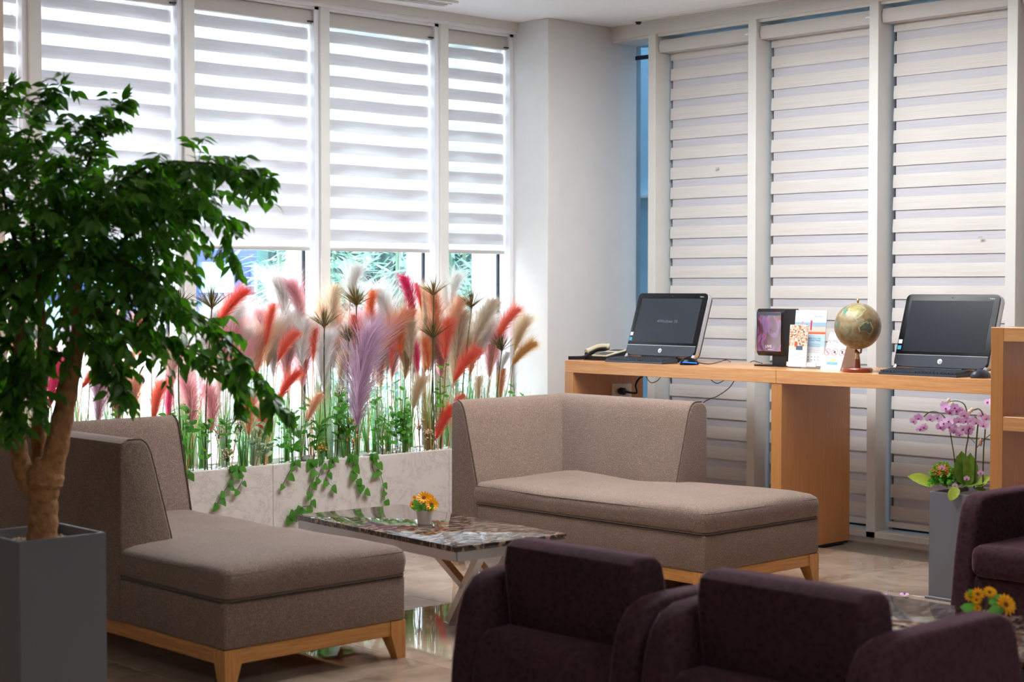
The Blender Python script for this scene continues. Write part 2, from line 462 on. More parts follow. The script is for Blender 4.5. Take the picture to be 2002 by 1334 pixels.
def rrect(w_, h_, r, n=5, x=0, y=0, rb=None):
    rb = r if rb is None else rb
    pts = []
    for (cx_, cy_, a0, rr) in ((w_ / 2, h_, 0, r), (-w_ / 2, h_, PI / 2, r), (-w_ / 2, 0, PI, rb), (w_ / 2, 0, 1.5 * PI, rb)):
        ox = cx_ - rr * (1 if cx_ > 0 else -1); oy = cy_ - rr * (1 if cy_ > 0 else -1)
        for i in range(n + 1):
            a = a0 + PI / 2 * i / n
            pts.append((x + ox + rr * math.cos(a), y + oy + rr * math.sin(a)))
    return pts
def smoothpath(pts, n=6):
    pts = [Vector(p) for p in pts]; out = []
    P = [pts[0]] + pts + [pts[-1]]
    for i in range(1, len(P) - 2):
        p0, p1, p2, p3 = P[i - 1:i + 3]
        for k in range(n):
            t = k / n
            out.append(0.5 * ((2 * p1) + (p2 - p0) * t + (2 * p0 - 5 * p1 + 4 * p2 - p3) * t * t + (3 * p1 - p0 - 3 * p2 + p3) * t ** 3))
    out.append(pts[-1]); return out
# ================================================================ THE SETTING
CEIL = 2.94
YA, XB = 7.35, 7.52            # room side of the mullions of the two window walls
YP, XP0, XP1 = 7.07, 6.98, 7.80
# floor with polished tiles as pieces
fl = struct('floor', MB().box(-3.2, 9.0, -3.2, 7.6, -0.12, -0.008), M['grout'])
TS = 0.8
tm = MB().box(-TS / 2 + .001, TS / 2 - .001, -TS / 2 + .001, TS / 2 - .001, -0.008, 0.0, 0.0006, 1).mesh('tile', M['floor'])
for i in range(-4, 10):
    for j in range(-4, 10):
        x, y = i * TS + 0.25, j * TS + 0.1
        if x > 7.2 or y > 7.2: continue
        o = inst('tile', tm, fl, (x, y, 0))
thr = MB().box(7.36, 7.55, -3, 7.0, -0.01, 0.003)
struct('trim_1', thr, plain('grey_threshold', (142, 130, 118), 0.35, var=0.15), 'grey stone strip on the floor along the right windows')
# ceiling
ce = struct('ceiling', MB().box(-3.2, 7.66, -3.2, YA - 0.02, CEIL, CEIL + 0.12), M['ceil'])
# diffusers and sprinkler
def slot(name, p0, p1, label, wid=0.13):
    a, b = Vector(p0), Vector(p1); d = (b - a).normalized(); n = Vector((-d.y, d.x, 0))
    t = thing(name, label, 'air vent', (a.x, a.y, CEIL - 0.012))
    fr = MB(); bar = []
    def strip(o0, o1, z0, z1):
        q = [a + n * o0, b + n * o0, b + n * o1, a + n * o1]
        vs_ = [Vector((p.x, p.y, z0)) for p in q] + [Vector((p.x, p.y, z1)) for p in q]
        return MB().add(vs_, [(0, 1, 2, 3), (4, 5, 6, 7), (0, 1, 5, 4), (1, 2, 6, 5), (2, 3, 7, 6), (3, 0, 4, 7)])
    part('dark_slot', strip(-wid / 2 + .01, wid / 2 - .01, CEIL - .004, CEIL - .001), M['darkrub'], t, smooth=False)
    for k in (-1, 1):
        part('frame_rail', strip(k * wid / 2 - .014, k * wid / 2 + .014, CEIL - .012, CEIL), M['whitep'], t, smooth=False)
    for k in (-0.25, 0.08, 0.36):
        part('vent_blade', strip(k * wid - .008, k * wid + .008, CEIL - .010, CEIL - .002), M['whitep'], t, smooth=False)
slot('ceiling_vent', at(880, 6, Z=CEIL), at(740, -12, Z=CEIL), 'white slot vent in the ceiling left of the pillar')
v0 = at(1258, 40, Z=CEIL)
slot('ceiling_vent', (v0.x, v0.y - .02, CEIL), (v0.x + 0.03, 3.2, CEIL), 'long white slot vent in the ceiling above the right windows')
sp = at(1248, 41, Z=CEIL)
spt = thing('sprinkler_head', 'small round sprinkler disc in the ceiling beside the pillar', 'sprinkler', (sp.x, sp.y, CEIL))
part('rim', MB().lathe([(.045, -.006), (.05, 0.0)], 24, (sp.x, sp.y, CEIL)), M['whitep'], spt)
part('nozzle', MB().lathe([(.012, -.02), (.02, -.006)], 16, (sp.x, sp.y, CEIL)), M['darkrub'], spt)
# walls that close the lobby behind the camera
struct('wall_back', MB().box(-3.2, 7.66, -3.3, -3.2, 0, CEIL), M['wall'])
struct('wall_left', MB().box(-3.3, -3.2, -3.2, 7.6, 0, CEIL), M['wall'])
struct('wall_front', MB().box(-3.2, 2.5, 7.35, 7.5, 0, CEIL), M['peach'])
struct('wall_right', MB().box(7.52, 7.7, -3.2, 3.40, 0, CEIL), M['wall'])
struct('trim_2', MB().box(2.5, at(9, 300, Y=YP).x, YP, 7.6, 0, CEIL), M['peach'], 'peach painted pier at the left edge of the windows')
# pillar
struct('trim_3', MB().box(XP0, XP1, YP, 7.75, 0, CEIL, 0.004, 1), M['wall'], 'square papered pillar between the two window walls')
# ---------------- wall A (window wall at the back-left)
mx = [at(60, 300, Y=YA).x, at(362, 300, Y=YA).x, at(628, 300, Y=YA).x, at(862, 300, Y=YA).x]
MW = 0.062
ZH = 2.885
BOT = 0.30
struct('trim_4', MB().box(2.6, 7.0, YA - 0.02, 7.75, ZH + .01, CEIL + .1), M['frame'], 'grey head beam over the left windows')
struct('trim_5', MB().box(2.6, 7.0, YA - 0.004, YA + .10, ZH - .012, ZH + .012).box(2.6, 7.0, YA + .02, YA + .12, ZH - .028, ZH - .012), M['frame_w'], 'white rail under the head beam of the left windows')
PER = 0.1217
BZ0 = 1.545
def bandstrip(x0, x1, y, z0, z1, bow=0.006, wave=None, n=1, tilt=0.0):
    """one cloth band, slightly bowed"""
    mb = MB(); nx = n
    rows = 5
    vs_ = []
    for i in range(nx + 1):
        x = x0 + (x1 - x0) * i / nx
        wz = wave(x) if wave else 0.0
        for k in range(rows):
            t = k / (rows - 1)
            vs_.append((x, y - bow * math.sin(PI * t) + tilt * (t - .5), z0 + (z1 - z0) * t + wz))
    fs = [(i * rows + k, (i + 1) * rows + k, (i + 1) * rows + k + 1, i * rows + k + 1) for i in range(nx) for k in range(rows - 1)]
    return mb.add(vs_, fs)
bay_edges = [(at(9, 300, Y=YP).x + .02, mx[0]), (mx[0] + MW, mx[1]), (mx[1] + MW, mx[2]), (mx[2] + MW, mx[3]), (mx[3] + MW, XP0)]
posn = ['at the left edge of the picture', 'behind the crown of the indoor tree', 'right of the indoor tree, between the second and third posts', 'in the middle of the left window wall', 'narrow, beside the white pillar']
for k, (xa, xb) in enumerate(bay_edges):
    wdw = struct('window_%d' % (k + 1), MB().box(xa, xb, 7.56, 7.64, BOT - .05, BOT + .03), M['frame_w'], 'tall window ' + posn[k])
    part('glass_pane', MB().box(xa, xb, 7.598, 7.604, BOT, ZH), M['glass'], wdw, smooth=False)
    part('side_frame', MB().box(xb - .028, xb, YA + .02, YA + .115, BOT, ZH).box(xb - .034, xb, YA + .13, 7.6, BOT, ZH), M['frame_w'], wdw, smooth=False)
    part('gasket', MB().box(xb - .040, xb - .028, YA + .115, YA + .130, BOT, ZH), M['darkrub'], wdw, smooth=False)
    pe = [33, 345, 611, 847, 1100][k]
    part('outer_post', MB().box(at(pe - 40, 500, Y=8.02).x, at(pe - 10, 500, Y=8.02).x, 8.02, 8.08, -.15, ZH + .2), M['frame_w'], wdw, smooth=False)
for i, x in enumerate(mx):
    m = MB().box(x, x + MW, YA, 7.60, 0.0, ZH, .002, 1)
    struct('trim_%d' % (6 + i), m, M['frame'], ['first', 'second', 'third', 'fourth'][i] + ' window post from the left of the left window wall')
for k, (xa, xb) in enumerate(bay_edges):
    if xb - xa < 0.05: continue
    x0, x1 = xa + .006, xb - .034
    if k == 0: x1 = xb - .03
    t = thing('roller_blind', ['zebra roller blind at the left edge beside the peach pier', 'zebra roller blind behind the crown of the indoor tree',
              'wide zebra roller blind right of the indoor tree', 'zebra roller blind in the middle of the left window wall', 'narrow zebra roller blind touching the white pillar'][k],
              'blind', ((x0 + x1) / 2, YA + .08, BZ0), 0, 'striped roller blinds of the left windows')
    cas = part('cassette', MB().prism([(YA + .045, ZH - .105), (YA + .035, ZH - .06), (YA + .045, ZH - .03), (YA + .10, ZH - .03), (YA + .10, ZH - .105)], 'x', x0 - .012, x1 + .02, .006, 2), M['cassette'], t)
    if k: part('cassette_label', MB().box(x1 - .028, x1 + .005, YA + .028, YA + .040, ZH - .097, ZH - .09), M['darkrub'], cas, smooth=False)
    part('bottom_bar', MB().box(x0, x1, YA + .062, YA + .084, BZ0, BZ0 + .022, .004, 2), M['rail'], t)
    sh = MB().box(x0 + .01, x1 - .01, YA + .0765, YA + .0768, BZ0 + .02, ZH - .10)
    part('sheer_cloth', sh, M['sheer'], t, smooth=False)
    ph = R.uniform(0, 6)
    z = BZ0 + .055; row = 0
    nrow = int((ZH - .11 - z) / PER) + 1
    while z < ZH - .12:
        top = nrow - row      # rows counted from the top
        zz1 = min(z + .064, ZH - .10)
        if top > 4:
            off = .030; A = .011
        else:
            off = .008; A = .003 * (5 - top) * .4
        wv = (lambda x, ph=ph, A=A: A * math.sin(x * 13 + ph) + A * .5 * math.sin(x * 23 + ph * 2))
        n = max(6, int((x1 - x0) * 40))
        part('fabric_band', bandstrip(x0, x1, YA + .072, z, zz1, .005, (lambda x, ph=ph: .0012 * math.sin(x * 9 + ph)), n), M['blindA'], t)
        part('rear_band', bandstrip(x0 + .012, x1 - .012, YA + .081, z + off, min(z + .064 + off, ZH - .10), .002, wv, n), M['blindA2'], t)
        z += PER; row += 1
# ---------------- wall B (closed blinds on the right)
my = [6.76] + [at(px, 400, X=XB).y for px in (1461, 1697, 1966)]
my.append(my[-1] - .81)
HB = 2.90
struct('trim_11', MB().box(XB, XB + .35, -3.2, YP + .6, HB - .04, CEIL + .1).box(XB + .02, XB + .3, 2.4, YP, HB - .055, HB - .04), M['frame'], 'grey head beam over the right windows')
struct('trim_12', MB().box(XB, XB + .28, 2.4, YP, 0.0, 0.035, .003, 1), M['frame'], 'low cream sill on the floor under the right windows')
for i, y in enumerate(my):
    m = MB().box(XB, XB + .24, y - .058, y, 0.0, HB - .04, .002, 1)
    struct('trim_%d' % (13 + i), m, M['frame'], ['window post beside the pillar', 'window post behind the left computer', 'window post behind the globe', 'window post at the right edge of the picture', 'window post beyond the right edge'][i])
edgesB = [(YP + .3, my[0])] + [(my[i] - .058, my[i + 1]) for i in range(4)]
for k, (ya, yb) in enumerate(edgesB):
    wdw = struct('window_%d' % (6 + k), MB().box(XB + .20, XB + .27, yb, ya, .03, .07), M['frame'], ['narrow blue pane beside the pillar', 'window behind the left computer', 'window behind the globe', 'window behind the right computer', 'window beyond the right edge'][k])
    part('glass_pane', MB().box(XB + .235, XB + .241, yb, ya, .05, HB - .05), M['glass_b'], wdw, smooth=False)
    if k == 0:
        part('top_gasket', MB().box(XB + .225, XB + .235, yb, ya, HB - .14, HB - .115), M['darkrub'], wdw, smooth=False)
PB = 0.1187
for k in (1, 2, 3, 4):
    ya, yb = edgesB[k]
    y1, y0 = ya - .022, yb + .004
    t = thing('roller_blind', [None, 'closed cream zebra blind behind the left computer', 'closed cream zebra blind behind the globe and brochures',
              'closed cream zebra blind behind the right computer', 'closed cream zebra blind beyond the bookcase'][k], 'blind', (XB + .1, (y0 + y1) / 2, .04), 0, 'closed zebra blinds of the right windows')
    zt = HB - .065
    cas = part('cassette', MB().prism([(XB + .03, zt - .085), (XB + .02, zt - .045), (XB + .03, zt - .012), (XB + .11, zt - .012), (XB + .11, zt - .085)], 'y', y0 - .002, y1 + .018, .008, 3), M['cassette'], t)
    part('cassette_label', MB().box(XB + .014, XB + .024, y0 + .004, y0 + .03, zt - .055, zt - .045), M['paper'], cas, smooth=False)
    part('bottom_bar', MB().box(XB + .085, XB + .115, y0, y1 + .006, .055, .085, .006, 2), M['frame'], t)
    part('rear_cloth', MB().box(XB + .1190, XB + .1200, y0, y1 - .014, .07, zt - .05), M['blindB2'], t, smooth=False)
    part('side_channel', MB().box(XB + .150, XB + .20, y1 - .03, y1 + .012, .05, zt), M['darkrub'], t, smooth=False)
    part('bottom_channel', MB().box(XB + .150, XB + .20, y0, y1 + .012, .03, .07), M['darkrub'], t, smooth=False)
    z = .095
    while z < zt - .05:
        z1 = min(z + .071, zt - .03)
        mb = MB(); rows = 5; vs_ = []
        for yy in (y0, y1):
            for q in range(rows):
                tt = q / (rows - 1)
                vs_.append((XB + .112 + .006 * tt - .002 * math.sin(PI * tt), yy, z + (z1 - z) * tt))
        mb.add(vs_, [(q, rows + q, rows + q + 1, q + 1) for q in range(rows - 1)])
        part('fabric_band', mb, M['blindB'], t)
        z += PB
    if k in (1, 3):
        pz = at(1401, 329, X=XB + .09) if k == 1 else at(1915, 464, X=XB + .09)
        part('maker_tag', MB().box(XB + .094, XB + .096, pz.y - .012, pz.y + .012, pz.z - .006, pz.z + .006), plain('tag_grey', (200, 196, 192), .6), t, smooth=False)
# ---------------- outside
def rv0(r): return Vector((r.uniform(-1, 1), r.uniform(-1, 1), r.uniform(-1, 1))).normalized()
struct('trim_20', MB().box(-12, 30, 7.9, 40, -.35, -.15), plain('pale_paving', (205, 205, 200), 0.8, var=0.1), 'pale paved ground outside the left windows')
struct('trim_21', MB().box(9.2, 9.4, 4, 9.8, -.3, 5), plain('pale_blue_cladding', (176, 206, 226), 0.7, var=0.05), 'pale blue wall outside the narrow pane')
struct('trim_22', MB().box(9.12, 9.2, 4, 9.8, 2.0, 2.02), M['frame'], 'joint in the pale blue wall outside')
# far building: facade with bright window panes
fb = thing('building', 'blue grey building across the yard with pale window panes', 'building', (3, 16, -.15))
part('facade', MB().box(-6, 14.6, 16, 17, -.2, 4.2), plain('blue_facade', (22, 46, 88), 0.6, var=0.1), fb, smooth=False)
pane_m = plain('pale_pane', (96, 122, 130), 0.3, var=0.15, vscale=1.5)
for i in range(9):
    for (z0, z1) in ((0.55, 1.16), (1.28, 1.62), (1.9, 2.6), (2.9, 3.7)):
        x = 8.16 + i * .70
        part('window_pane', MB().box(x + .04, x + .46, 15.93, 16.02, z0, z1), pane_m, fb, smooth=False)
for i in range(8):
    for (z0, z1) in ((0.35, 1.25), (1.5, 2.15), (2.45, 3.6)):
        x = -5.6 + i * 1.62
        part('window_pane', MB().box(x, x + 1.2, 15.93, 16.02, z0, z1), pane_m, fb, smooth=False)
struct('trim_23', MB().box(-10, 13, 10.2, 10.3, -.3, .98, .01, 1), M['frame_w'], 'low white reflector wall added outside the left windows to backlight the plants')  # added reflector: catches the sun and gives the trough plants a white backlight
hd = MB(); rh = random.Random(77)
for k in range(2600):
    p = Vector((rh.uniform(7.55, 12.5), 10.6 + rh.uniform(-.15, .15), rh.uniform(-.1, 3.6))); d = rv0(rh); s_ = d.cross(rv0(rh)).normalized() * .05
    hd.add([p - d * .12, p + s_, p + d * .12, p - s_], [(0, 1, 2, 3)])
single('hedge', hd.box(7.55, 12.5, 10.75, 10.9, -.15, 3.6), leafmat('hedge_leaf', (26, 62, 66), (56, 104, 100), .2, .5, 3.0), 'dark teal hedge behind the bamboo outside', 'hedge', (10, 10.7, -.15), kind='stuff', smooth=False)
# bamboo
def bamboo(x, y, seed, label):
    r = random.Random(seed)
    t = thing('bamboo', label, 'bamboo', (x, y, -.15), 0, 'bamboo growing outside the left windows')
    lf = MB()
    for c in range(4):
        bx, by = x + r.uniform(-.25, .25), y + r.uniform(-.2, .2)
        h = r.uniform(2.6, 3.6); lean = (r.uniform(-.25, .25), r.uniform(-.2, .2))
        pts = [(bx + lean[0] * (k / 8) ** 1.5, by + lean[1] * (k / 8) ** 1.5, -.15 + h * k / 8) for k in range(9)]
        part('cane', MB().tube(pts, .014, 6), M['bamboo'], t)
        for q in range(300):
            k = r.uniform(.12, 1); p = Vector((bx + lean[0] * k ** 1.5, by + lean[1] * k ** 1.5, -.15 + h * k))
            a = r.uniform(0, 2 * PI); p += Vector((math.cos(a), math.sin(a), r.uniform(-.2, .4))) * r.uniform(.05, .32)
            d = Vector((math.cos(a), math.sin(a), r.uniform(-.9, .3))).normalized(); L = r.uniform(.11, .2)
            s_ = d.cross(Vector((r.uniform(-1, 1), r.uniform(-1, 1), 1))).normalized() * r.uniform(.009, .014)
            lf.add([p, p + d * L * .4 + s_, p + d * L, p + d * L * .4 - s_], [(0, 1, 2, 3)])
    part('foliage', lf, M['bambooleaf'], t, kind='stuff', smooth=False)
M['bamboo'] = plain('bamboo_cane', (84, 116, 96), .4)
M['bambooleaf'] = leafmat('bamboo_leaf', (80, 138, 124), (176, 214, 196), 0.35, 0.4, 4.0)
for i in range(7):
    bamboo(6.50 + i * .52 + R.uniform(-.05, .05), 8.75 + (i % 2) * .55, 40 + i, 'pale green bamboo clump outside the windows beside the pillar')
# ================================================================ CHAISES
def chaise(name, label, x0, x1, y0, y1, flip):
    """long seat along Y from y0 (open end) to y1 (arm); the back stands along the x1 side (flip: x0 side)"""
    t = thing(name, label, 'sofa', ((x0 + x1) / 2, (y0 + y1) / 2, 0))
    def X(d):   # d = distance from the open long side
        return x1 - d if flip else x0 + d
    Wd = x1 - x0
    yb = y0 + .665                   # where the back begins
    ya = y1 - .17                    # inner face of the arm
    zb, zs, zt = .138, .300, .405
    # wooden base: rails and legs
    rails = MB()
    rails.box(x0 + .012, x1 - .012, y0 + .008, y0 + .030, .085, zb, .003, 1)
    part('rail', rails, M['ash_x'], t)
    for d in (.008, Wd - .030):
        part('rail', MB().box(min(X(d), X(d + .022)), max(X(d), X(d + .022)), y0 + .03, y1 - .012, .085, zb, .003, 1), M['ash_y'], t)
    part('rail', MB().box(x0 + .012, x1 - .012, y1 - .030, y1 - .008, .085, zb, .003, 1), M['ash_x'], t)
    for sx in (0, 1):
        for sy in (0, 1):
            cx_ = x0 + .004 if sx == 0 else x1 - .004; cy_ = y0 + .002 if sy == 0 else y1 - .002
            dx = 1 if sx == 0 else -1; dy = 1 if sy == 0 else -1
            def sq(a, z): return [(cx_, cy_, z), (cx_ + dx * a, cy_, z), (cx_ + dx * a, cy_ + dy * a, z), (cx_, cy_ + dy * a, z)]
            vs_ = sq(.038, 0) + sq(.066, .088) + sq(.066, zb)
            fs = [(0, 1, 2, 3), (8, 9, 10, 11)] + [(i, (i + 1) % 4, (i + 1) % 4 + 4, i + 4) for i in range(4)] + [(i + 4, (i + 1) % 4 + 4, (i + 1) % 4 + 8, i + 8) for i in range(4)]
            part('leg', MB().add(vs_, fs), M['ash_z'], t, smooth=False)
    # upholstered box
    def loft(z0, z1, d=.0, bev=.012):
        return MB().box(x0 + d, x1 - d, y0 + d, ya + .05, z0, z1, bev, 3)
    part('seat_box', loft(zb, zs, .002), M['taupe'], t)
    # cushion: soft box with a crowned top and a slight dip
    mb = MB(); nx, ny = 22, 44; vs_ = []
    cx0, cx1, cy0, cy1 = x0 - .004, x1 + .004, y0 - .004, ya + .02
    if not flip: cx1 = x1
    else: cx0 = x0
    r_ = .035
    rings = []
    def ringpts(inset, z, cr=0.0, rc=.03):
        pts = []
        a0, a1, b0, b1 = cx0 + inset, cx1 - inset, cy0 + inset, cy1 - inset
        for (px_, py_, s0) in ((a1, b1, 0), (a0, b1, 1), (a0, b0, 2), (a1, b0, 3)):
            ox = px_ + (-rc if px_ == a1 else rc); oy = py_ + (-rc if py_ == b1 else rc)
            for i in range(5):
                a = s0 * PI / 2 + PI / 2 * i / 4
                pts.append(Vector((ox + rc * math.cos(a), oy + rc * math.sin(a), z)))
            nxt = {0: (a0 + rc, b1), 1: (a0, b0 + rc), 2: (a1 - rc, b0), 3: (a1, b1 - rc)}[s0]
            last = pts[-1]
            for i in range(1, 12):
                f = i / 12; pts.append(Vector((last.x + (nxt[0] - last.x) * f, last.y + (nxt[1] - last.y) * f, z)))
        return pts
    prof = [(.010, zs + .004), (.001, zs + .012), (.0, zs + .03), (-.003, zs + .055), (.0, zt - .025), (.006, zt - .010), (.020, zt + .002), (.06, zt + .012), (.13, zt + .018), (.22, zt + .021), (.30, zt + .021)]
    allv = []; N = None
    for (ins, z) in prof:
        pr = ringpts(ins, z, rc=max(.028, .03 + ins * .6) if ins < .3 else .05)
        N = len(pr)
        for p in pr:
            wv = mnoise.noise(Vector((p.x * 3.1, p.y * 3.1, 2.0 + (5 if flip else 0)))) * .012 * (1 if z > zt - .02 else .35)
            dip = -.014 * math.exp(-((p.y - (yb + .25)) / .35) ** 2) * (1 if z > zt - .03 else .4)
            p.z += wv + dip
            if z < zs + .02: p.z = z
            allv.append(p)
    fs = []
    for k in range(len(prof) - 1):
        for j in range(N): fs.append((k * N + j, k * N + (j + 1) % N, (k + 1) * N + (j + 1) % N, (k + 1) * N + j))
    fs.append(tuple(range((len(prof) - 1) * N, len(prof) * N)))
    mb.add(allv, fs)
    cu = part('seat_cushion', mb, M['taupe'], t, angle=60)
    pipe = []
    for p in ringpts(.004, zs + .003): pipe.append(p)
    pipe.append(pipe[0])
    part('piping', MB().tube(pipe, .0038, 6, cap=False), M['piping'], cu)
    pipe2 = [Vector((p.x, p.y, p.z - .009)) for p in pipe]
    part('piping', MB().tube(pipe2, .0022, 6, cap=False), M['piping'], cu)
    pipe3 = [p.copy() for p in ringpts(.0035, zt - .018)]
    for p in pipe3: p.z += -.006 * math.exp(-((p.y - (yb + .25)) / .35) ** 2)
    part('top_seam', MB().tube(pipe3 + [pipe3[0]], .0016, 4, cap=False), M['piping'], cu)
    # back panel: profile across X, runs along Y
    def bprof(thick_b, thick_t, top):
        pr = [(0, zb + .002), (thick_b, zb + .002), (thick_b, .36), (thick_b - .02, .45), (thick_t + .02, top - .10), (thick_t + .004, top - .045), (thick_t - .014, top - .015), (thick_t - .04, top), (.04, top), (.014, top - .012), (.002, top - .04)]
        return pr
    def outline(pr, base, sgn): return [(base + sgn * a, b) for a, b in pr]
    bx = x1 + .004 if not flip else x0 - .004; sg = -1 if not flip else 1
    bk_ = part('backrest', MB().prism(outline(bprof(.235, .13, .795), bx, sg), 'y', yb, y1, .012, 3), M['taupe'], t)
    ar_ = part('armrest', MB().prism(outline(bprof(.19, .085, .795), y1 + .002, -1), 'x', x0 - .004 if not flip else x0 + .06, x1 + .004 if flip else x1 - .06, .012, 3), M['taupe'], t)
    # seam along the end of the back
    bp = bprof(.235, .13, .795)[2:]
    seam = [Vector((bx + sg * a, yb + .006, b)) for a, b in bp[:7]]
    part('edge_seam', MB().tube(smoothpath(seam, 3), .003, 5), M['piping'], bk_)
    ap = bprof(.19, .085, .795)[2:]
    seam = [Vector(((x0 + .003 if not flip else x1 - .003), y1 - a, b)) for a, b in ap[:7]]
    part('edge_seam', MB().tube(smoothpath(seam, 3), .003, 5), M['piping'], ar_)
    return t
M['ash_x'] = woodmat('ash_wood_x', (190, 124, 60), (220, 158, 88), (1.5, 30, 30), .32, .2, 3.0)
M['ash_y'] = woodmat('ash_wood_y', (190, 124, 60), (220, 158, 88), (30, 1.5, 30), .32, .2, 3.0)
M['ash_z'] = woodmat('ash_wood_z', (190, 124, 60), (220, 158, 88), (30, 30, 1.5), .32, .2, 3.0)
chaise('chaise_longue', 'taupe chaise longue on a wooden base in front of the desk', 5.39, 6.20, 4.52, 6.13, False)
chaise('chaise_longue', 'taupe chaise longue on a wooden base behind the potted indoor tree', 3.08, 3.865, 4.645, 6.25, True)

# ================================================================ COFFEE TABLES
def coffee_table(label, loc, rz):
    t = thing('coffee_table', label, 'table', loc, rz)
    W_, L_, H_ = .56, 1.165, .352
    def P(mb, n, mat, **k): return part(n, mb, mat, t, world=False, **k)
    P(MB().box(-W_ / 2, W_ / 2, -L_ / 2, L_ / 2, H_ - .022, H_, .003, 2), 'table_top', M['emp'])
    for s_ in (-1, 1):
        P(MB().box(s_ * (W_ / 2 - .008) - .004, s_ * (W_ / 2 - .008) + .004, -L_ / 2 + .012, L_ / 2 - .012, H_ - .060, H_ - .022, .001, 1), 'apron_rail', M['chrome'])
        P(MB().box(-W_ / 2 + .012, W_ / 2 - .012, s_ * (L_ / 2 - .010) - .004, s_ * (L_ / 2 - .010) + .004, H_ - .060, H_ - .022, .001, 1), 'apron_rail', M['chrome'])
    P(MB().box(-W_ / 2 + .03, W_ / 2 - .03, -L_ / 2 + .03, L_ / 2 - .03, H_ - .05, H_ - .022), 'under_board', M['ash'])
    zt = H_ - .045
    def flat(p0, p1, wx, th):
        """flat bar in a plane of constant x"""
        p0, p1 = Vector(p0), Vector(p1); d = (p1 - p0).normalized(); n = Vector((0, -d.z, d.y))
        vs_ = []
        for p in (p0, p1):
            for (a, b) in ((-1, -1), (1, -1), (1, 1), (-1, 1)): vs_.append(p + Vector((wx / 2 * a, 0, 0)) + n * (th / 2 * b))
        return MB().add(vs_, [(3, 2, 1, 0), (4, 5, 6, 7), (0, 1, 5, 4), (1, 2, 6, 5), (2, 3, 7, 6), (3, 0, 4, 7)])
    for s_ in (-1, 1):
        for x in (-.145, .005) if s_ == -1 else (-.09, .09):
            fy, ty = s_ * (L_ / 2 - .19 if s_ == 1 else L_ / 2 - .20), s_ * (L_ / 2 + .06 - .10)
            foot = (x, s_ * (L_ / 2 - .215), .016); top = (x, s_ * (L_ / 2 + .055), zt)
            top = (x, s_ * (L_ / 2 - .215) + s_ * (.30), zt) if False else (x, s_ * (L_ / 2 - .215 + .0), zt)
            # inclined bar: foot inwards, head outwards
            f_ = Vector((x, s_ * (L_ / 2 - .22), .014)); h_ = Vector((x, s_ * (L_ / 2 - .022), zt))
            P(flat(f_, h_, .034, .030), 'leg', M['chrome'], smooth=False)
            j = f_.lerp(h_, .52)
            P(flat(j, Vector((x, s_ * (L_ / 2 - .36), zt)), .034, .024), 'strut', M['chrome'], smooth=False)
        P(MB().box(-.165, .03, s_ * (L_ / 2 - .22) - .016, s_ * (L_ / 2 - .22) + .016, 0, .012, .001, 1) if s_ == -1 else MB().box(-.11, .11, s_ * (L_ / 2 - .22) - .016, s_ * (L_ / 2 - .22) + .016, 0, .012, .001, 1), 'foot_plate', M['chrome'])
    return t
cN, cL, cR = at(891.5, 1070, Z=.352), at(581, 1007, Z=.352), at(1100, 1044, Z=.352)
dirY = (cL - cN).normalized(); rz1 = math.atan2(-dirY.x, dirY.y)
dX = Vector((dirY.y, -dirY.x, 0)); ctr = cN + dirY * .5825 + dX * .28
coffee_table('dark mosaic marble coffee table between the two taupe chaises', (ctr.x, ctr.y, 0), rz1)
TB1 = ctr
coffee_table('dark marble coffee table in front of the right armchair, partly hidden', (4.29, 2.50, 0), 0.0)

# ================================================================ ARMCHAIRS
def armchair(label, loc, rz):
    t = thing('armchair', label, 'armchair', loc, rz)
    def P(mb, n, **k): return part(n, mb, M['velvet'], t, world=False, **k)
    prof = [(.012, .07), (.035, .34), (.055, .46), (.075, .515), (.11, .555), (.16, .573), (.24, .578), (.58, .578), (.625, .566), (.655, .53), (.675, .46), (.70, .34), (.735, .07)]
    for s_ in (-1, 1):
        a, b = (s_ * .245, s_ * .335)
        P(MB().prism(prof, 'y', min(a, b), max(a, b), .022, 4), 'armrest')
    P(MB().box(.07, .70, -.25, .25, .08, .29, .02, 3), 'seat_base')
    P(MB().box(.10, .735, -.247, .247, .285, .405, .04, 4), 'seat_cushion')
    P(MB().prism([(.012, .08), (.035, .34), (.055, .40), (.09, .425), (.20, .43), (.26, .40), (.26, .08)], 'y', -.248, .248, .018, 3), 'rear_panel')
    # back slab, leaning
    bp = [(.165, .425), (.142, .60), (.150, .645), (.175, .662), (.235, .662), (.262, .645), (.275, .60), (.30, .425)]
    P(MB().prism([(a, b + .012 * 0) for a, b in bp], 'y', -.243, .243, .022, 4), 'backrest')
    for sx in (.06, .66):
        for sy in (-.27, .27):
            part('leg', MB().prism([(sx - .018, sy - .018), (sx + .018, sy - .018), (sx + .018, sy + .018), (sx - .018, sy + .018)], 'z', 0, .08), M['black'], t, world=False, smooth=False)
    return t
armchair('plum velvet armchair seen from behind, the left one in the foreground', (2.94, 3.06, 0), 0)
armchair('plum velvet armchair seen from behind, nearest the right sunflower pot', (2.94, 2.375, 0), 0)
armchair('dark plum velvet armchair at the right edge, facing the camera beside the orchid planter', (6.12, 3.02, 0), PI)

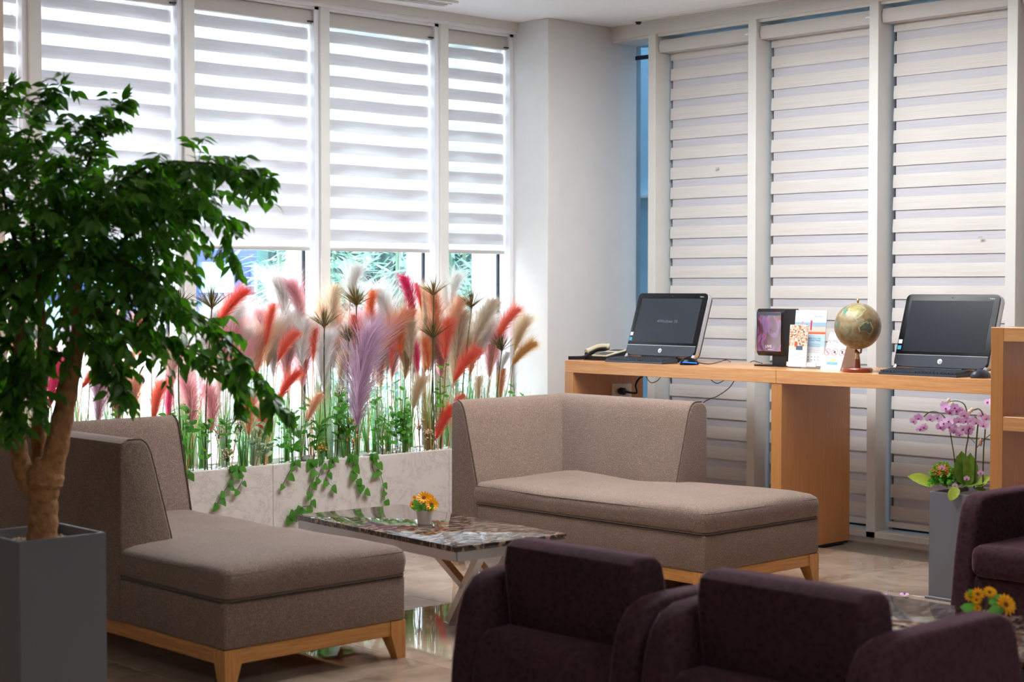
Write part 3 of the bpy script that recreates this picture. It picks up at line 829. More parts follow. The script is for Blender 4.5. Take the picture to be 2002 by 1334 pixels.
# ================================================================ DESK
DZ, DX0, DX1 = .930, 6.72, 7.31
dt = thing('desk', 'long oak computer desk along the right windows', 'desk', (6.9, 5.0, 0))
jy = at(1517, 730, X=DX0).y
part('desk_top', MB().box(DX0, DX1, jy + .001, 6.67, DZ - .068, DZ, .0015, 1), M['oak_dt'] if 'oak_dt' in M else M['oak_h'], dt)
part('desk_top', MB().box(DX0, DX1, 3.2, jy - .001, DZ - .068, DZ, .0015, 1), M['oak_h'], dt)
part('end_panel', MB().box(DX0, DX1, 6.604, 6.67, 0.012, DZ - .068, .0015, 1), M['oak_v'], dt)
part('centre_panel', MB().box(DX0 + .003, DX1, 5.14, 5.206, 0.012, DZ - .068, .0015, 1), M['oak_v'], dt)
part('end_panel', MB().box(DX0, DX1, 3.2, 3.266, 0.012, DZ - .068, .0015, 1), M['oak_v'], dt)
for y in (6.637, 5.173, 3.233):
    part('plinth', MB().box(DX0 + .01, DX1 - .01, y - .028, y + .028, 0, .012), M['darkrub'], dt, smooth=False)
# sockets on the inner side of the left end panel
for k, px in enumerate((1205, 1223.5)):
    p = at(px, 765, Y=6.604)
    ot = thing('wall_socket', ['white wall socket with a black plug on the desk end panel', 'white wall socket beside the plugged one on the desk end panel'][k], 'socket', (p.x, 6.604, p.z - .045))
    part('cover_plate', MB().box(p.x - .041, p.x + .041, 6.594, 6.604, p.z - .055, p.z + .045, .003, 2), M['whitep'], ot)
    part('recess', MB().lathe([(.019, 0), (.019, .003)], 20, mat=Matrix.Translation((p.x, 6.591, p.z - .005)) @ Matrix.Rotation(-PI / 2, 4, 'X')), M['beige'], ot)
    if k == 0: SOCK = p
plug = thing('power_plug', 'black angled power plug and cord in the left socket under the desk', 'plug', (SOCK.x, 6.58, SOCK.z))
part('plug_body', MB().lathe([(.012, -.01), (.021, -.006), (.022, .022), (.016, .036)], 16, mat=Matrix.Translation((SOCK.x + .01, 6.556, SOCK.z)) @ Matrix.Rotation(-PI / 2, 4, 'X')), M['black'], plug)
cp = [Vector((SOCK.x + .012, 6.55, SOCK.z)), Vector((SOCK.x + .08, 6.52, SOCK.z - .01)), at(1243, 752, Y=6.50), at(1253, 738, Y=6.48), Vector((7.24, 6.46, DZ - .07))]
part('cord', MB().tube(smoothpath(cp, 6), .006, 6), M['black'], plug)
def cable(label, pts, r=.0025, base=None):
    p = smoothpath(pts, 6); b = base or p[0]
    return single('cable', MB().tube(p, r, 6), M['black'], label, 'cable', b)
cable('thin black cable sagging under the desk left of the left window post', [at(1262, 735, X=7.30), at(1272, 748, X=7.34), at(1285, 745, X=7.36), at(1293, 735, X=7.36)])
cable('short thin black cable loop under the middle of the desk', [at(1390, 743, X=7.30), at(1402, 750, X=7.33), at(1417, 743, X=7.33)])
cable('long thin black cable falling from the desk to behind the chaise', [at(1436, 744, X=7.30), at(1424, 760, X=7.33), at(1402, 775, X=7.33), at(1382, 783, X=7.33), at(1370, 795, X=7.3), at(1360, 830, X=7.3)])

# ================================================================ COMPUTERS
def monitor(label, yc, xb, screen_text, seed):
    t = thing('computer', label, 'computer', (xb, yc, DZ))
    TILT = math.radians(19)
    F = frame_m((xb, yc, DZ + .030), TILT)
    Wm, Hm = .517, .372
    def P(name, mb, mat, parent=t, **k): mb.xf(F); return part(name, mb, mat, parent, **k)
    P('casing', MB().prism(rrect(Wm, Hm, .028, 5, rb=.03), 'z', -.034, -.002, .006, 2), M['silver'])
    P('rear_shell', MB().prism(rrect(Wm - .012, Hm - .012, .024, 5, y=.006), 'z', -.050, -.030, .008, 2), M['black'])
    P('bezel', MB().prism(rrect(Wm - .006, Hm - .003, .026, 5, y=.002, rb=.028), 'z', -.004, .003, .002, 2), M['blackgloss'])
    P('screen', MB().box(-.222, .222, .080, .338, .0025, .0040), M['screen'], smooth=False)
    P('lower_panel', MB().prism([(-.250, .062), (-.252, .03), (-.235, .008), (-.2, .003), (.2, .003), (.235, .008), (.252, .03), (.250, .062)], 'z', .002, .0055), M['greyplast'], smooth=False)
    P('chrome_line', MB().box(-.251, .251, .0615, .0640, .003, .0064), M['silver'], smooth=False)
    P('webcam', MB().lathe([(.004, .003), (.003, .0042)], 12, (0, .354, 0)), M['greyplast'])
    lg = P('logo', MB().lathe([(.0125, .0055), (.0125, .0068)], 24, (0, .033, 0)), M['paper'])
    sh = Matrix(((1, .25, 0, 0), (0, 1, 0, 0), (0, 0, 1, 0), (0, 0, 0, 1)))
    text('hp', .021, M['greyplast'], F @ Matrix.Translation((0, .034, .0069)) @ sh, lg)
    for k, (y, c) in enumerate(((.128, M['paper']), (.098, plain('sticker_blue', (70, 170, 205), .4)))):
        P('sticker', MB().box(-.250, -.230, y - .010, y + .010, .0028, .0038), c, smooth=False)
    text('Pavilion', .009, M['paper'], F @ Matrix.Translation((.215, .350, .0034)), t, 'model_lettering')
    if screen_text:
        m, nt, b, o = newmat('screen_lettering_grey'); b.inputs['Base Color'].default_value = lin((96, 102, 112))
        text('Windows 10', .026, m, F @ Matrix.Translation((0.01, .205, .0042)), t, 'screen_lettering')
        P('screen_flag', MB().box(-.068, -.058, .200, .210, .0042, .0044), m, smooth=False)
    # stand: two silver front feet running down to the desk, a black rear leg
    for s_ in (-1, 1):
        a = F @ Vector((s_ * .243, .045, -.02)); b_ = Vector((a.x - .055, a.y, DZ + .006))
        c_ = Vector((a.x - .035, a.y, DZ + .012))
        part('foot', MB().tube([a, a.lerp(b_, .5), b_], [.008, .010, .011], 8), M['silver'], t)
    part('rear_leg', MB().box(xb + .03, xb + .21, yc - .10, yc + .10, DZ, DZ + .012, .003, 1), M['black'], t)
    g0 = F @ Vector((0, .16, -.05))
    part('stand_arm', MB().prism([(xb + .02, DZ + .01), (xb + .19, DZ + .01), (g0.x + .02, g0.z + .03), (g0.x, g0.z)], 'y', yc - .12, yc + .12, .004, 1), M['black'], t)
    part('speaker_bar', MB().box(xb - .012, xb + .03, yc - .13, yc + .13, DZ + .008, DZ + .032, .004, 1), M['black'], t)
    return t
def keyboard(label, xf, y1, y0, rz=0.0):
    """xf front edge x, y1 left end, y0 right end (picture)"""
    c = Vector((xf + .065, (y0 + y1) / 2, DZ)); Wk = y1 - y0
    t = thing('keyboard', label, 'keyboard', c, rz)
    part('key_deck', MB().prism([(-.065, 0), (.065, 0), (.065, .022), (-.062, .012)], 'y', -Wk / 2, Wk / 2, .002, 1), M['greyplast'], t, world=False)
    kb = MB()
    for r in range(6):
        n = 21
        for k in range(n):
            if r == 5 and 4 <= k <= 9:
                if k > 4: continue
                kw = 6
            else: kw = 1
            if k in (15, 19) and r < 4: pass
            x = .052 - r * .0205; p = Wk / (n + .6)
            ya_ = Wk / 2 - .006 - (k + kw) * p + .002; yb_ = Wk / 2 - .006 - k * p - .001
            zz = .012 + (x + .065) * .077
            kb.prism([(x - .0085, ya_), (x + .0085, ya_), (x + .0085, yb_), (x - .0085, yb_)], 'z', zz, zz + .009, 0)
    part('keys', kb, M['keys'], t, world=False, smooth=False, kind='stuff')
    return t
def mouse(label, p, mat, glow=False, rz=0.0):
    t = thing('computer_mouse', label, 'mouse', (p.x, p.y, DZ), rz)
    bm = bmesh.new(); bmesh.ops.create_uvsphere(bm, u_segments=20, v_segments=12, radius=1)
    for v in bm.verts:
        z = max(v.co.z, -.12); v.co = Vector((v.co.x * .056 , v.co.y * (.033 - .004 * v.co.x), z * (.036 - .006 * v.co.x) + .005))
    mb = MB(); mb.bm(bm)
    part('shell', mb, mat, t, world=False)
    part('scroll_wheel', MB().tube([(-.032, -.004, .031), (-.032, .004, .031)], .008, 10), M['black'], t, world=False)
    if glow:
        m, nt, b, o = newmat('blue_glow'); b.inputs['Base Color'].default_value = lin((20, 60, 230)); b.inputs['Emission Color'].default_value = lin((40, 110, 255)); b.inputs['Emission Strength'].default_value = 1.6
        for s_ in (-1, 1):
            pts = [(-.050, s_ * .016, .016), (-.03, s_ * .031, .015), (.0, s_ * .0345, .013), (.025, s_ * .032, .011)]
            part('light_strip', MB().tube(smoothpath(pts, 4), .0026, 6), m, t, world=False)
    return t
y_a, y_b = at(1222, 690, X=6.95).y, at(1358, 705, X=6.95).y
monitor('black all-in-one computer at the left end of the desk beside the phone', (y_a + y_b) / 2, 6.95, True, 1)
y_c = at(1836, 715, X=6.90).y
monitor('black all-in-one computer on the right of the desk beside the globe', y_c, 6.90, False, 2)
keyboard('black keyboard in front of the left computer', DX0 + .012, at(1184, 700, X=DX0 + .02).y, at(1296, 711, X=DX0 + .02).y)
keyboard('black keyboard in front of the right computer', DX0 + .012, at(1719, 730, X=DX0 + .02).y, at(1872, 740, X=DX0 + .02).y)
mp = at(1348, 711, Z=DZ + .012)
mouse('black mouse glowing blue beside the left keyboard', Vector((6.80, at(1348, 710, X=6.80).y, DZ)), M['blackgloss'], True, -.35)
mouse('plain black mouse beside the right keyboard', Vector((6.80, at(1918, 735, X=6.80).y, DZ)), M['greyplast'], False, -.3)
yy = at(1362, 710, X=6.85).y
cable('thin black mouse cable running right from the glowing mouse', [Vector((6.85, yy, DZ + .012)), at(1385, 712, Z=DZ + .004), at(1405, 708, Z=DZ + .004), at(1420, 704, Z=DZ + .01), at(1428, 708, Z=DZ + .004)])
cable('short black cable on the desk left of the black display box', [at(1467, 708, Z=DZ + .004), at(1475, 706, Z=DZ + .004), Vector((7.12, at(1490, 704, X=7.12).y, DZ + .006))])
# phone
ph = at(1165, 700, Z=DZ)
pt = thing('telephone', 'beige and black desk telephone at the left end of the desk', 'telephone', (6.93, 6.50, DZ), 0)
pr = at(1165, 695, X=6.84)
PY = at(1183, 690, X=6.93).y
part('phone_body', MB().prism([(6.84, DZ), (7.04, DZ), (7.04, DZ + .055), (6.84, DZ + .022)], 'y', PY - .10, PY + .09, .005, 2), M['black'], pt)
part('top_panel', MB().prism([(6.85, DZ + .023), (7.03, DZ + .053), (7.03, DZ + .060), (6.85, DZ + .030)], 'y', PY - .09, PY + .03, .002, 1), M['beige'], pt)
part('keypad', MB().prism([(6.86, DZ + .031), (6.93, DZ + .0425), (6.93, DZ + .0455), (6.86, DZ + .034)], 'y', PY - .07, PY + .01), M['greyplast'], pt, smooth=False)
part('display', MB().prism([(6.97, DZ + .0495), (7.015, DZ + .057), (7.015, DZ + .0595), (6.97, DZ + .052)], 'y', PY - .07, PY + .01), M['greyplast'], pt, smooth=False)
hs = [Vector((6.80, PY + .075, DZ + .045)), Vector((6.86, PY + .066, DZ + .062)), Vector((6.95, PY + .055, DZ + .082)), Vector((7.03, PY + .045, DZ + .084))]
hs = [at(1146, 688, X=6.86), at(1156, 683, X=6.90), at(1168, 678, X=6.94), at(1181, 676.5, X=6.98), at(1191, 678, X=7.0)]
hh = part('handset', MB().tube(smoothpath(hs, 5), [.016] * 3 + [.013] * 15 + [.017] * 3, 10), M['beige'], pt)
hb = [p - Vector((0, 0, .016)) for p in hs]
part('handset_underside', MB().tube(smoothpath(hb, 5), .013, 10), M['black'], pt)
rod = [at(1111, 700, Z=DZ + .012), at(1128, 700, Z=DZ + .012), at(1142, 699, Z=DZ + .014), at(1150, 694, X=6.87)]
part('curled_cord', MB().tube(smoothpath(rod, 10), [.010 + .002 * (i % 2) for i in range(31)], 8), M['black'], pt)
# display box (portable speaker with picture front)
bx0 = 6.98
py1, py0 = at(1477, 650, X=bx0).y, at(1531, 650, X=bx0).y
zb_, zt_ = at(1500, 696, X=bx0).z, at(1500, 604, X=bx0).z
bt = thing('display_box', 'black picture-front box on a foot between the computers', 'display', (bx0 + .06, (py0 + py1) / 2, DZ))
part('housing', MB().prism([(bx0, zb_ + .03), (bx0 + .02, zb_), (bx0 + .135, zb_ - .0), (bx0 + .15, zb_ + .03), (bx0 + .15, zt_ - .02), (bx0 + .135, zt_), (bx0 + .02, zt_), (bx0, zt_ - .02)], 'y', py0, py1, .006, 2), M['black'], bt)
def picmat():
    m, nt, b, o = newmat('abstract_picture')
    v = coords(nt, (7, 7, 7))
    n = ndn(nt, 'ShaderNodeTexNoise', i_Scale=1.0, i_Detail=5.0, i_Distortion=1.4); nt.links.new(v, n.inputs['Vector'])
    nt.links.new(ramp(nt, n.outputs['Fac'], [(0.30, lin((60, 34, 34))), (0.42, lin((92, 50, 66))), (0.5, lin((120, 84, 136))), (0.56, lin((150, 36, 30))), (0.62, lin((60, 50, 48)))]), b.inputs['Base Color'])
    b.inputs['Roughness'].default_value = .08; return m
pic = picmat()
part('picture_front', MB().box(bx0 - .003, bx0 + .002, py0 + .012, py1 - .014, zb_ + .024, zt_ - .016, .001, 1), pic, bt)
part('top_strip', MB().box(bx0 - .004, bx0, py0 + .014, py1 - .016, zt_ - .034, zt_ - .018), plain('dark_teal', (40, 54, 62), .2), bt, smooth=False)
part('chrome_edge', MB().box(bx0 - .003, bx0 + .01, py1 - .013, py1 + .003, zb_ + .02, zt_ - .012, .003, 2), M['chrome'], bt)
text('LIVIS', .020, M['paper'], frame_m((bx0 - .0045, (py0 + py1) / 2, zb_ + .050)), bt)
text('FOR SERVICE', .006, M['paper'], frame_m((bx0 - .0045, (py0 + py1) / 2 - .012, zb_ + .034)), bt)
part('neck', MB().box(bx0 + .05, bx0 + .12, py0 + .01, py0 + .11, DZ + .005, zb_ + .01, .003, 1), M['black'], bt)
part('base_plate', MB().box(bx0 - .01, bx0 + .16, py0 - .01, py1 + .002, DZ, DZ + .008, .002, 1), M['blackgloss'], bt)
# acrylic brochure holder with poster and leaflets
acr = glassmat('clear_acrylic', (.97, .98, .99), .10)
hx = 6.96
hy1, hy0 = at(1547, 650, X=hx).y, at(1608, 650, X=hx).y
hz1 = at(1600, 606, X=hx + .04).z
ht = thing('brochure_holder', 'clear acrylic stand with a beach poster beside the black display box', 'holder', (hx, (hy0 + hy1) / 2, DZ))
HF = frame_m((hx + .005, (hy0 + hy1) / 2, DZ + .006), math.radians(7)); HW = hy1 - hy0; HH = (hz1 - DZ) / math.cos(math.radians(7)) - .006
def PF(name, mb, mat, parent, F, **k): mb.xf(F); return part(name, mb, mat, parent, **k)
PF('back_sheet', MB().box(-HW / 2 - .002, HW / 2 + .002, 0, HH, -.004, -.001), acr, ht, HF, smooth=False)
part('base', MB().box(hx - .035, hx + .05, hy0, hy1 + .01, DZ, DZ + .004), acr, ht, smooth=False)
PF('front_lip', MB().box(-HW / 2 - .01, HW / 2 - .02, 0.0, .022, .030, .033), plain('frosted_acrylic', (210, 214, 218), .2), ht, HF, smooth=False)
pa = PF('poster', MB().box(-HW / 2, HW / 2, .008, HH - .003, 0, .001), M['paper'], ht, HF, smooth=False)
def col(name, rgb): return plain(name, rgb, .6)
def rectp(name, x0, x1, y0, y1, z, mat, par, F): return PF(name, MB().box(x0, x1, y0, y1, z, z + .0004), mat, par, F, smooth=False)
rectp('sky_print', -HW / 2, HW / 2, HH * .78, HH - .003, .001, col('print_sky', (214, 226, 238)), pa, HF)
rectp('sea_print', -HW / 2, HW / 2, HH * .70, HH * .78, .001, col('print_sea', (150, 180, 196)), pa, HF)
rectp('sand_print', -HW / 2, HW / 2, HH * .60, HH * .70, .001, col('print_sand', (226, 196, 184)), pa, HF)
rectp('towel_print', -HW / 2, HW / 2, HH * .575, HH * .615, .0012, col('print_orange', (226, 110, 70)), pa, HF)
rectp('blue_print', -HW / 2, HW / 2, HH * .36, HH * .565, .001, col('print_blue', (176, 208, 226)), pa, HF)
for (x, c, hh_) in ((-.05, (200, 150, 170), .045), (-.022, (90, 110, 130), .03), (.006, (190, 50, 70), .05)):
    rectp('figure_print', x - .005, x + .005, HH * .645, HH * .645 + hh_, .0014, col('print_fig', c), pa, HF)
gry = col('print_grey', (130, 150, 165))
text('WELCOME', .010, gry, HF @ Matrix.Translation((.045, HH * .88, .0016)), pa)
text('WHERE YOU CAN', .011, col('print_deep', (70, 120, 150)), HF @ Matrix.Translation((.025, HH * .50, .0016)), pa)
text('JOIN US AND TRAVEL', .010, col('print_deep2', (70, 120, 150)), HF @ Matrix.Translation((.025, HH * .465, .0016)), pa)
for q in range(7): rectp('text_line', -.03, .07, HH * (.40 - q * .024), HH * (.405 - q * .024), .0014, gry, pa, HF)
for q in range(2):
    for k in range(5): rectp('icon_print', -.02 + k * .02, -.013 + k * .02, HH * (.17 - q * .05), HH * (.185 - q * .05), .0014, gry, pa, HF)
# leaflet in front
ly1, ly0 = at(1541, 680, X=hx - .03).y, at(1576, 680, X=hx - .03).y
lz1 = at(1555, 635, X=hx - .02).z
LF = frame_m((hx - .032, (ly0 + ly1) / 2, DZ + .008), math.radians(5)); LW = ly1 - ly0; LH = lz1 - DZ - .008
lt = thing('leaflet', 'folded leaflet with a holiday photo in front of the beach poster', 'leaflet', (hx - .032, (ly0 + ly1) / 2, DZ + .005))
PF('pages', MB().box(-LW / 2, LW / 2, 0, LH, -.004, 0), M['paper'], lt, LF, smooth=False)
def leafpic():
    m, nt, b, o = newmat('holiday_print')
    v = coords(nt, (130, 130, 130)); n = ndn(nt, 'ShaderNodeTexVoronoi', i_Scale=1.0); nt.links.new(v, n.inputs['Vector'])
    sp_ = ndn(nt, 'ShaderNodeSeparateColor'); nt.links.new(n.outputs['Color'], sp_.inputs[0])
    nt.links.new(ramp(nt, sp_.outputs[0], [(0.1, lin((232, 226, 214))), (0.45, lin((206, 170, 130))), (0.62, lin((96, 70, 50))), (0.8, lin((220, 212, 200))), (0.95, lin((210, 110, 60)))]), b.inputs['Base Color'])
    return m
rectp('photo_print', -LW / 2, LW / 2, LH * .50, LH - .002, .0001, leafpic(), lt, LF)
rectp('seat_print', -LW / 2, LW / 2, LH * .42, LH * .50, .0001, col('print_cream', (226, 220, 205)), lt, LF)
rectp('jeans_print', -.012, .03, LH * .40, LH * .50, .0004, col('print_jeans', (84, 100, 130)), lt, LF)
rectp('shirt_print', -.022, -.005, LH * .48, LH * .60, .0004, col('print_shirt', (220, 90, 50)), lt, LF)
for q in range(3): rectp('text_line', -LW * .4, LW * .4, LH * (.30 - q * .04), LH * (.307 - q * .04), .0002, col('print_tl', (150, 190, 206)), lt, LF)
# small tent card
sx_ = 6.88
sy = at(1623, 690, X=sx_).y
szt = at(1625, 651, X=sx_ + .08).z
SF = frame_m((sx_, sy, DZ + .001), math.radians(24), 0.0)
st = thing('sign', 'small white card reading IN THIS AREA with three prohibition rings, beside the globe', 'sign', (sx_, sy, DZ))
SHh = (szt - DZ) / math.cos(math.radians(24)); SW = at(1602, 700, X=sx_).y - at(1641, 700, X=sx_).y
cd = PF('card', MB().box(-SW / 2, SW / 2, 0, SHh, -.002, 0), M['paper'], st, SF, smooth=False)
PF('rear_flap', MB().box(-SW / 2, SW / 2, 0, SHh * .97, -.002, 0), M['paper'], st, frame_m((sx_ + 2 * SHh * math.sin(math.radians(24)), sy, DZ + .001), -math.radians(24)), smooth=False)
ink = col('print_ink', (70, 80, 100)); redp = col('print_red', (214, 90, 110))
text('IN THIS AREA', .024, ink, SF @ Matrix.Translation((.0, SHh * .76, .0004)) @ Matrix.Diagonal((.82, 1, 1, 1)), cd)
text('please do not', .008, redp, SF @ Matrix.Translation((.0, SHh * .66, .0004)), cd)
for k in range(3):
    cx_ = -.045 + k * .045
    ring = MB(); n = 24
    vs_ = [(cx_ + r * math.cos(2 * PI * i / n), SHh * .48 + r * math.sin(2 * PI * i / n), .0005) for r in (.0155, .0185) for i in range(n)]
    ring.add(vs_, [(i, (i + 1) % n, n + (i + 1) % n, n + i) for i in range(n)])
    a = math.radians(45); ring.add([(cx_ - .0125, SHh * .48 + .0095, .0005), (cx_ - .0095, SHh * .48 + .0125, .0005), (cx_ + .0125, SHh * .48 - .0095, .0005), (cx_ + .0095, SHh * .48 - .0125, .0005)], [(0, 1, 2, 3)])
    PF('ring_print', ring, redp, cd, SF, smooth=False)
    if k == 0: rectp('cigarette_print', cx_ - .009, cx_ + .009, SHh * .475, SHh * .488, .0003, ink, cd, SF)
    if k == 1: rectp('cup_print', cx_ - .006, cx_ + .005, SHh * .45, SHh * .51, .0003, ink, cd, SF)
    if k == 2: rectp('figure_print', cx_ - .004, cx_ + .005, SHh * .44, SHh * .52, .0003, ink, cd, SF)
n = 12; sun_ = MB().add([(.001, SHh * .21, .0004)] + [(.001 + .019 * math.cos(PI * i / n), SHh * .21 + .019 * math.sin(PI * i / n), .0004) for i in range(n + 1)], [(0, i, i + 1) for i in range(1, n + 1)])
PF('sunrise_logo', sun_, col('print_gold', (240, 205, 140)), cd, SF, smooth=False)
rectp('logo_band', -.032, .034, SHh * .14, SHh * .215, .0004, col('print_logo_blue', (120, 178, 214)), cd, SF)
# globe
gx = 6.83
gc = at(1677, 638, X=gx); gr = .1135
gt = thing('globe', 'antique tan desk globe on a red wooden foot', 'globe', (gx, gc.y, DZ))
def globemat():
    m, nt, b, o = newmat('antique_globe_sea')
    v = coords(nt, (1, 1, 1))
    n = ndn(nt, 'ShaderNodeTexNoise', i_Scale=16.0, i_Detail=8.0, i_Distortion=1.0); nt.links.new(v, n.inputs['Vector'])
    nt.links.new(ramp(nt, n.outputs['Fac'], [(0.3, lin((118, 98, 66))), (0.5, lin((142, 122, 86))), (0.62, lin((160, 146, 112))), (0.72, lin((122, 122, 92)))]), b.inputs['Base Color'])
    b.inputs['Roughness'].default_value = .4; b.inputs['Coat Weight'].default_value = .1; return m
brass = plain('brass', (196, 158, 112), .25, metal=.8)
redw = plain('red_varnished_wood', (132, 56, 36), .25, coat=.4, var=.1)
part('sphere', MB().ball(gc, gr, 48), globemat(), gt)
# land patches: drawn in angles from the face turned to the camera
vdir = (Vector((0, 0, CAM_H)) - gc).normalized(); rgt = Vector((0, 0, 1)).cross(vdir).normalized(); upv = vdir.cross(rgt)
def land(name, pts, mat, lift):
    """pts in units of radius seen from the front"""
    mb = MB()
    def S(a, b, l):
        q = math.sqrt(max(0.02, 1 - a * a - b * b)); return gc + (rgt * a + upv * b + vdir * q) * (gr + l)
    cxm = sum(p[0] for p in pts) / len(pts); cym = sum(p[1] for p in pts) / len(pts)
    dense = []
    for i in range(len(pts)):
        a, b = pts[i], pts[(i + 1) % len(pts)]
        for k in range(4): dense.append((a[0] + (b[0] - a[0]) * k / 4 + R.uniform(-.008, .008), a[1] + (b[1] - a[1]) * k / 4 + R.uniform(-.008, .008)))
    N = len(dense); vs_ = [S(cxm, cym, lift)]
    for f in (.33, .66, 1.0): vs_ += [S(cxm + (p[0] - cxm) * f, cym + (p[1] - cym) * f, lift) for p in dense]
    fs = [(0, 1 + i, 1 + (i + 1) % N) for i in range(N)]
    for r in range(2): fs += [(1 + r * N + i, 1 + (r + 1) * N + i, 1 + (r + 1) * N + (i + 1) % N, 1 + r * N + (i + 1) % N) for i in range(N)]
    mb.add(vs_, fs); return part(name, mb, mat, gt, smooth=True, angle=80)
lg_ = plain('land_green', (96, 104, 82), .35, var=.2, vscale=60); lp = plain('coast_pale', (176, 162, 130), .5, var=.15, vscale=50); lt_ = plain('land_teal', (92, 142, 120), .35, var=.15, vscale=60)
lgy = plain('land_grey', (150, 146, 126), .35, var=.3, vscale=90); lpk = plain('land_olive', (158, 150, 96), .35, var=.25, vscale=70)
AUS = [(.07, -.04), (.18, .05), (.27, .13), (.36, .17), (.41, .10), (.50, .16), (.53, .05), (.60, -.06), (.58, -.20), (.51, -.32), (.42, -.27), (.33, -.19), (.22, -.20), (.10, -.21)]
land('coast', [(.33 + (a - .33) * 1.18, -.07 + (b + .07) * 1.18) for a, b in AUS], lp, .0006)
land('landmass', AUS, lg_, .0010)
land('coast', [(-.72, .42), (-.60, .45), (-.50, .60), (-.38, .66), (-.30, .56), (-.20, .40), (-.10, .30), (.02, .34), (.16, .44), (.26, .60), (.36, .72), (.20, .84), (-.1, .93), (-.4, .86), (-.62, .70)], lp, .0004)
land('landmass', [(-.60, .52), (-.54, .46), (-.46, .64), (-.40, .70), (-.50, .78), (-.60, .68)], lt_, .0010)
land('landmass', [(-.36, .66), (-.28, .60), (-.18, .46), (-.08, .38), (0, .42), (.10, .50), (.20, .64), (.30, .72), (.15, .80), (-.1, .88), (-.3, .82)], lpk, .0009)
land('landmass', [(.36, .28), (.50, .34), (.62, .26), (.58, .20), (.44, .20)], lg_, .0010)
land('landmass', [(.02, .34), (.12, .30), (.16, .22), (.06, .24)], lgy, .0010)
land('landmass', [(-.12, .34), (-.06, .30), (.04, .16), (.0, .16), (-.12, .28)], lgy, .0010)
land('landmass', [(.20, .30), (.26, .32), (.27, .20), (.21, .19)], lgy, .0010)
land('landmass', [(-.24, -.72), (-.05, -.68), (.15, -.70), (.32, -.76), (.15, -.84), (-.1, -.85)], lpk, .0009)
land('landmass', [(-.93, .1), (-.88, .2), (-.82, .18), (-.86, -.02), (-.92, -.05)], lt_, .0009)
tilt_ax = Vector((0, 0, 1))
part('top_knob', MB().lathe([(.004, gr - .002), (.005, gr + .006), (.0075, gr + .013), (.005, gr + .02), (.001, gr + .024)], 12, gc), brass, gt)
part('bracket', MB().tube([gc + Vector((0, .012, -gr - .001)), gc + Vector((0, .008, -gr - .012)), gc + Vector((0, -.010, -gr - .022))], [.008, .011, .007], 10).tube([gc + Vector((0, -.022, -gr + .002)), gc + Vector((0, -.018, -gr - .018))], .005, 8), brass, gt)
bz = gc.z - gr - .018
part('brass_cone', MB().lathe([(.013, bz - .030), (.010, bz - .012), (.005, bz), (.002, bz + .004)], 16, (gx, gc.y, 0)), brass, gt)
part('post', MB().lathe([(.016, DZ + .022), (.0125, bz - .030)], 16, (gx, gc.y, 0)), redw, gt)
part('foot', MB().lathe([(.070, DZ), (.074, DZ + .005), (.074, DZ + .015), (.068, DZ + .022), (.02, DZ + .024)], 40, (gx, gc.y, 0)), redw, gt)
# ================================================================ BOOKCASE at the right edge
sX0 = 6.17
sy1 = at(1937, 700, X=sX0).y
szt_ = at(1939, 640, X=sX0).z
kt = thing('bookcase', 'open oak bookcase at the right edge in front of the desk', 'bookcase', (sX0 + .1, sy1 - .6, 0))
sD = .19
part('side_panel', MB().box(sX0, sX0 + sD, sy1 - .058, sy1, 0, szt_, .0015, 1), M['oak_v2'] if 'oak_v2' in M else M['oak_v'], kt)
part('side_panel', MB().box(sX0, sX0 + sD, sy1 - 1.25, sy1 - 1.192, 0, szt_, .0015, 1), M['oak_v'], kt)
part('top_board', MB().box(sX0 + .0005, sX0 + sD, sy1 - 1.192, sy1 - .058, szt_ - .058, szt_, .0015, 1), M['oak_h'], kt)
for py in (830, 1010, 1190):
    z = at(1980, py, X=sX0).z
    part('shelf', MB().box(sX0 + .0005, sX0 + sD, sy1 - 1.192, sy1 - .058, z - .029, z + .029, .0015, 1), M['oak_h'], kt)
# ================================================================ WINDOW PLANTER
PZ = .431; PY0, PY1 = 7.04, 7.33
pxl = at(9, 900, Y=YP).x
plt_ = thing('planter_trough', 'long pale marble planter trough under the left windows', 'planter', ((pxl + XP0) / 2, 7.2, 0))
xj = at(534, 950, Y=PY0).x
cuts = [pxl + .0, xj - 1.2, xj, xj + 1.2, XP0 - .002]
cuts = sorted(set([c for c in cuts if c >= pxl]))
for a, b in zip(cuts[:-1], cuts[1:]):
    part('panel', MB().box(a + .001, b - .001, PY0, PY0 + .02, 0, PZ, .001, 1), M['gmarble'], plt_)
part('rim', MB().box(pxl, XP0 - .002, PY0 + .001, PY0 + .018, PZ - .001, PZ + .004, .001, 1), M['ceramic'], plt_)
part('rear_panel', MB().box(pxl, XP0 - .002, PY1 + .0, PY1 + .018, 0, PZ), M['ceramic'], plt_, smooth=False)
part('bed', MB().box(pxl, XP0 - .002, PY0 + .02, PY1, .1, PZ - .03), plain('bed_white', (226, 226, 222), .8), plt_, smooth=False)
pb = MB()
rp = random.Random(3)
for k in range(750):
    x = rp.uniform(pxl + .02, XP0 - .03); y = rp.uniform(PY0 + .035, PY1 - .03); s_ = rp.uniform(.009, .02)
    bm = bmesh.new(); bmesh.ops.create_icosphere(bm, subdivisions=1, radius=s_)
    bmesh.ops.scale(bm, vec=(rp.uniform(.8, 1.3), rp.uniform(.8, 1.2), rp.uniform(.5, .9)), verts=bm.verts)
    bmesh.ops.rotate(bm, cent=(0, 0, 0), matrix=Matrix.Rotation(rp.uniform(0, 6), 3, 'Z'), verts=bm.verts)
    bmesh.ops.translate(bm, vec=(x, y, PZ - .022 + rp.uniform(0, .016)), verts=bm.verts); pb.bm(bm)
part('pebbles', pb, M['pebble'], plt_, kind='stuff')
sxp = at(602, 905, Y=PY0 + .05)
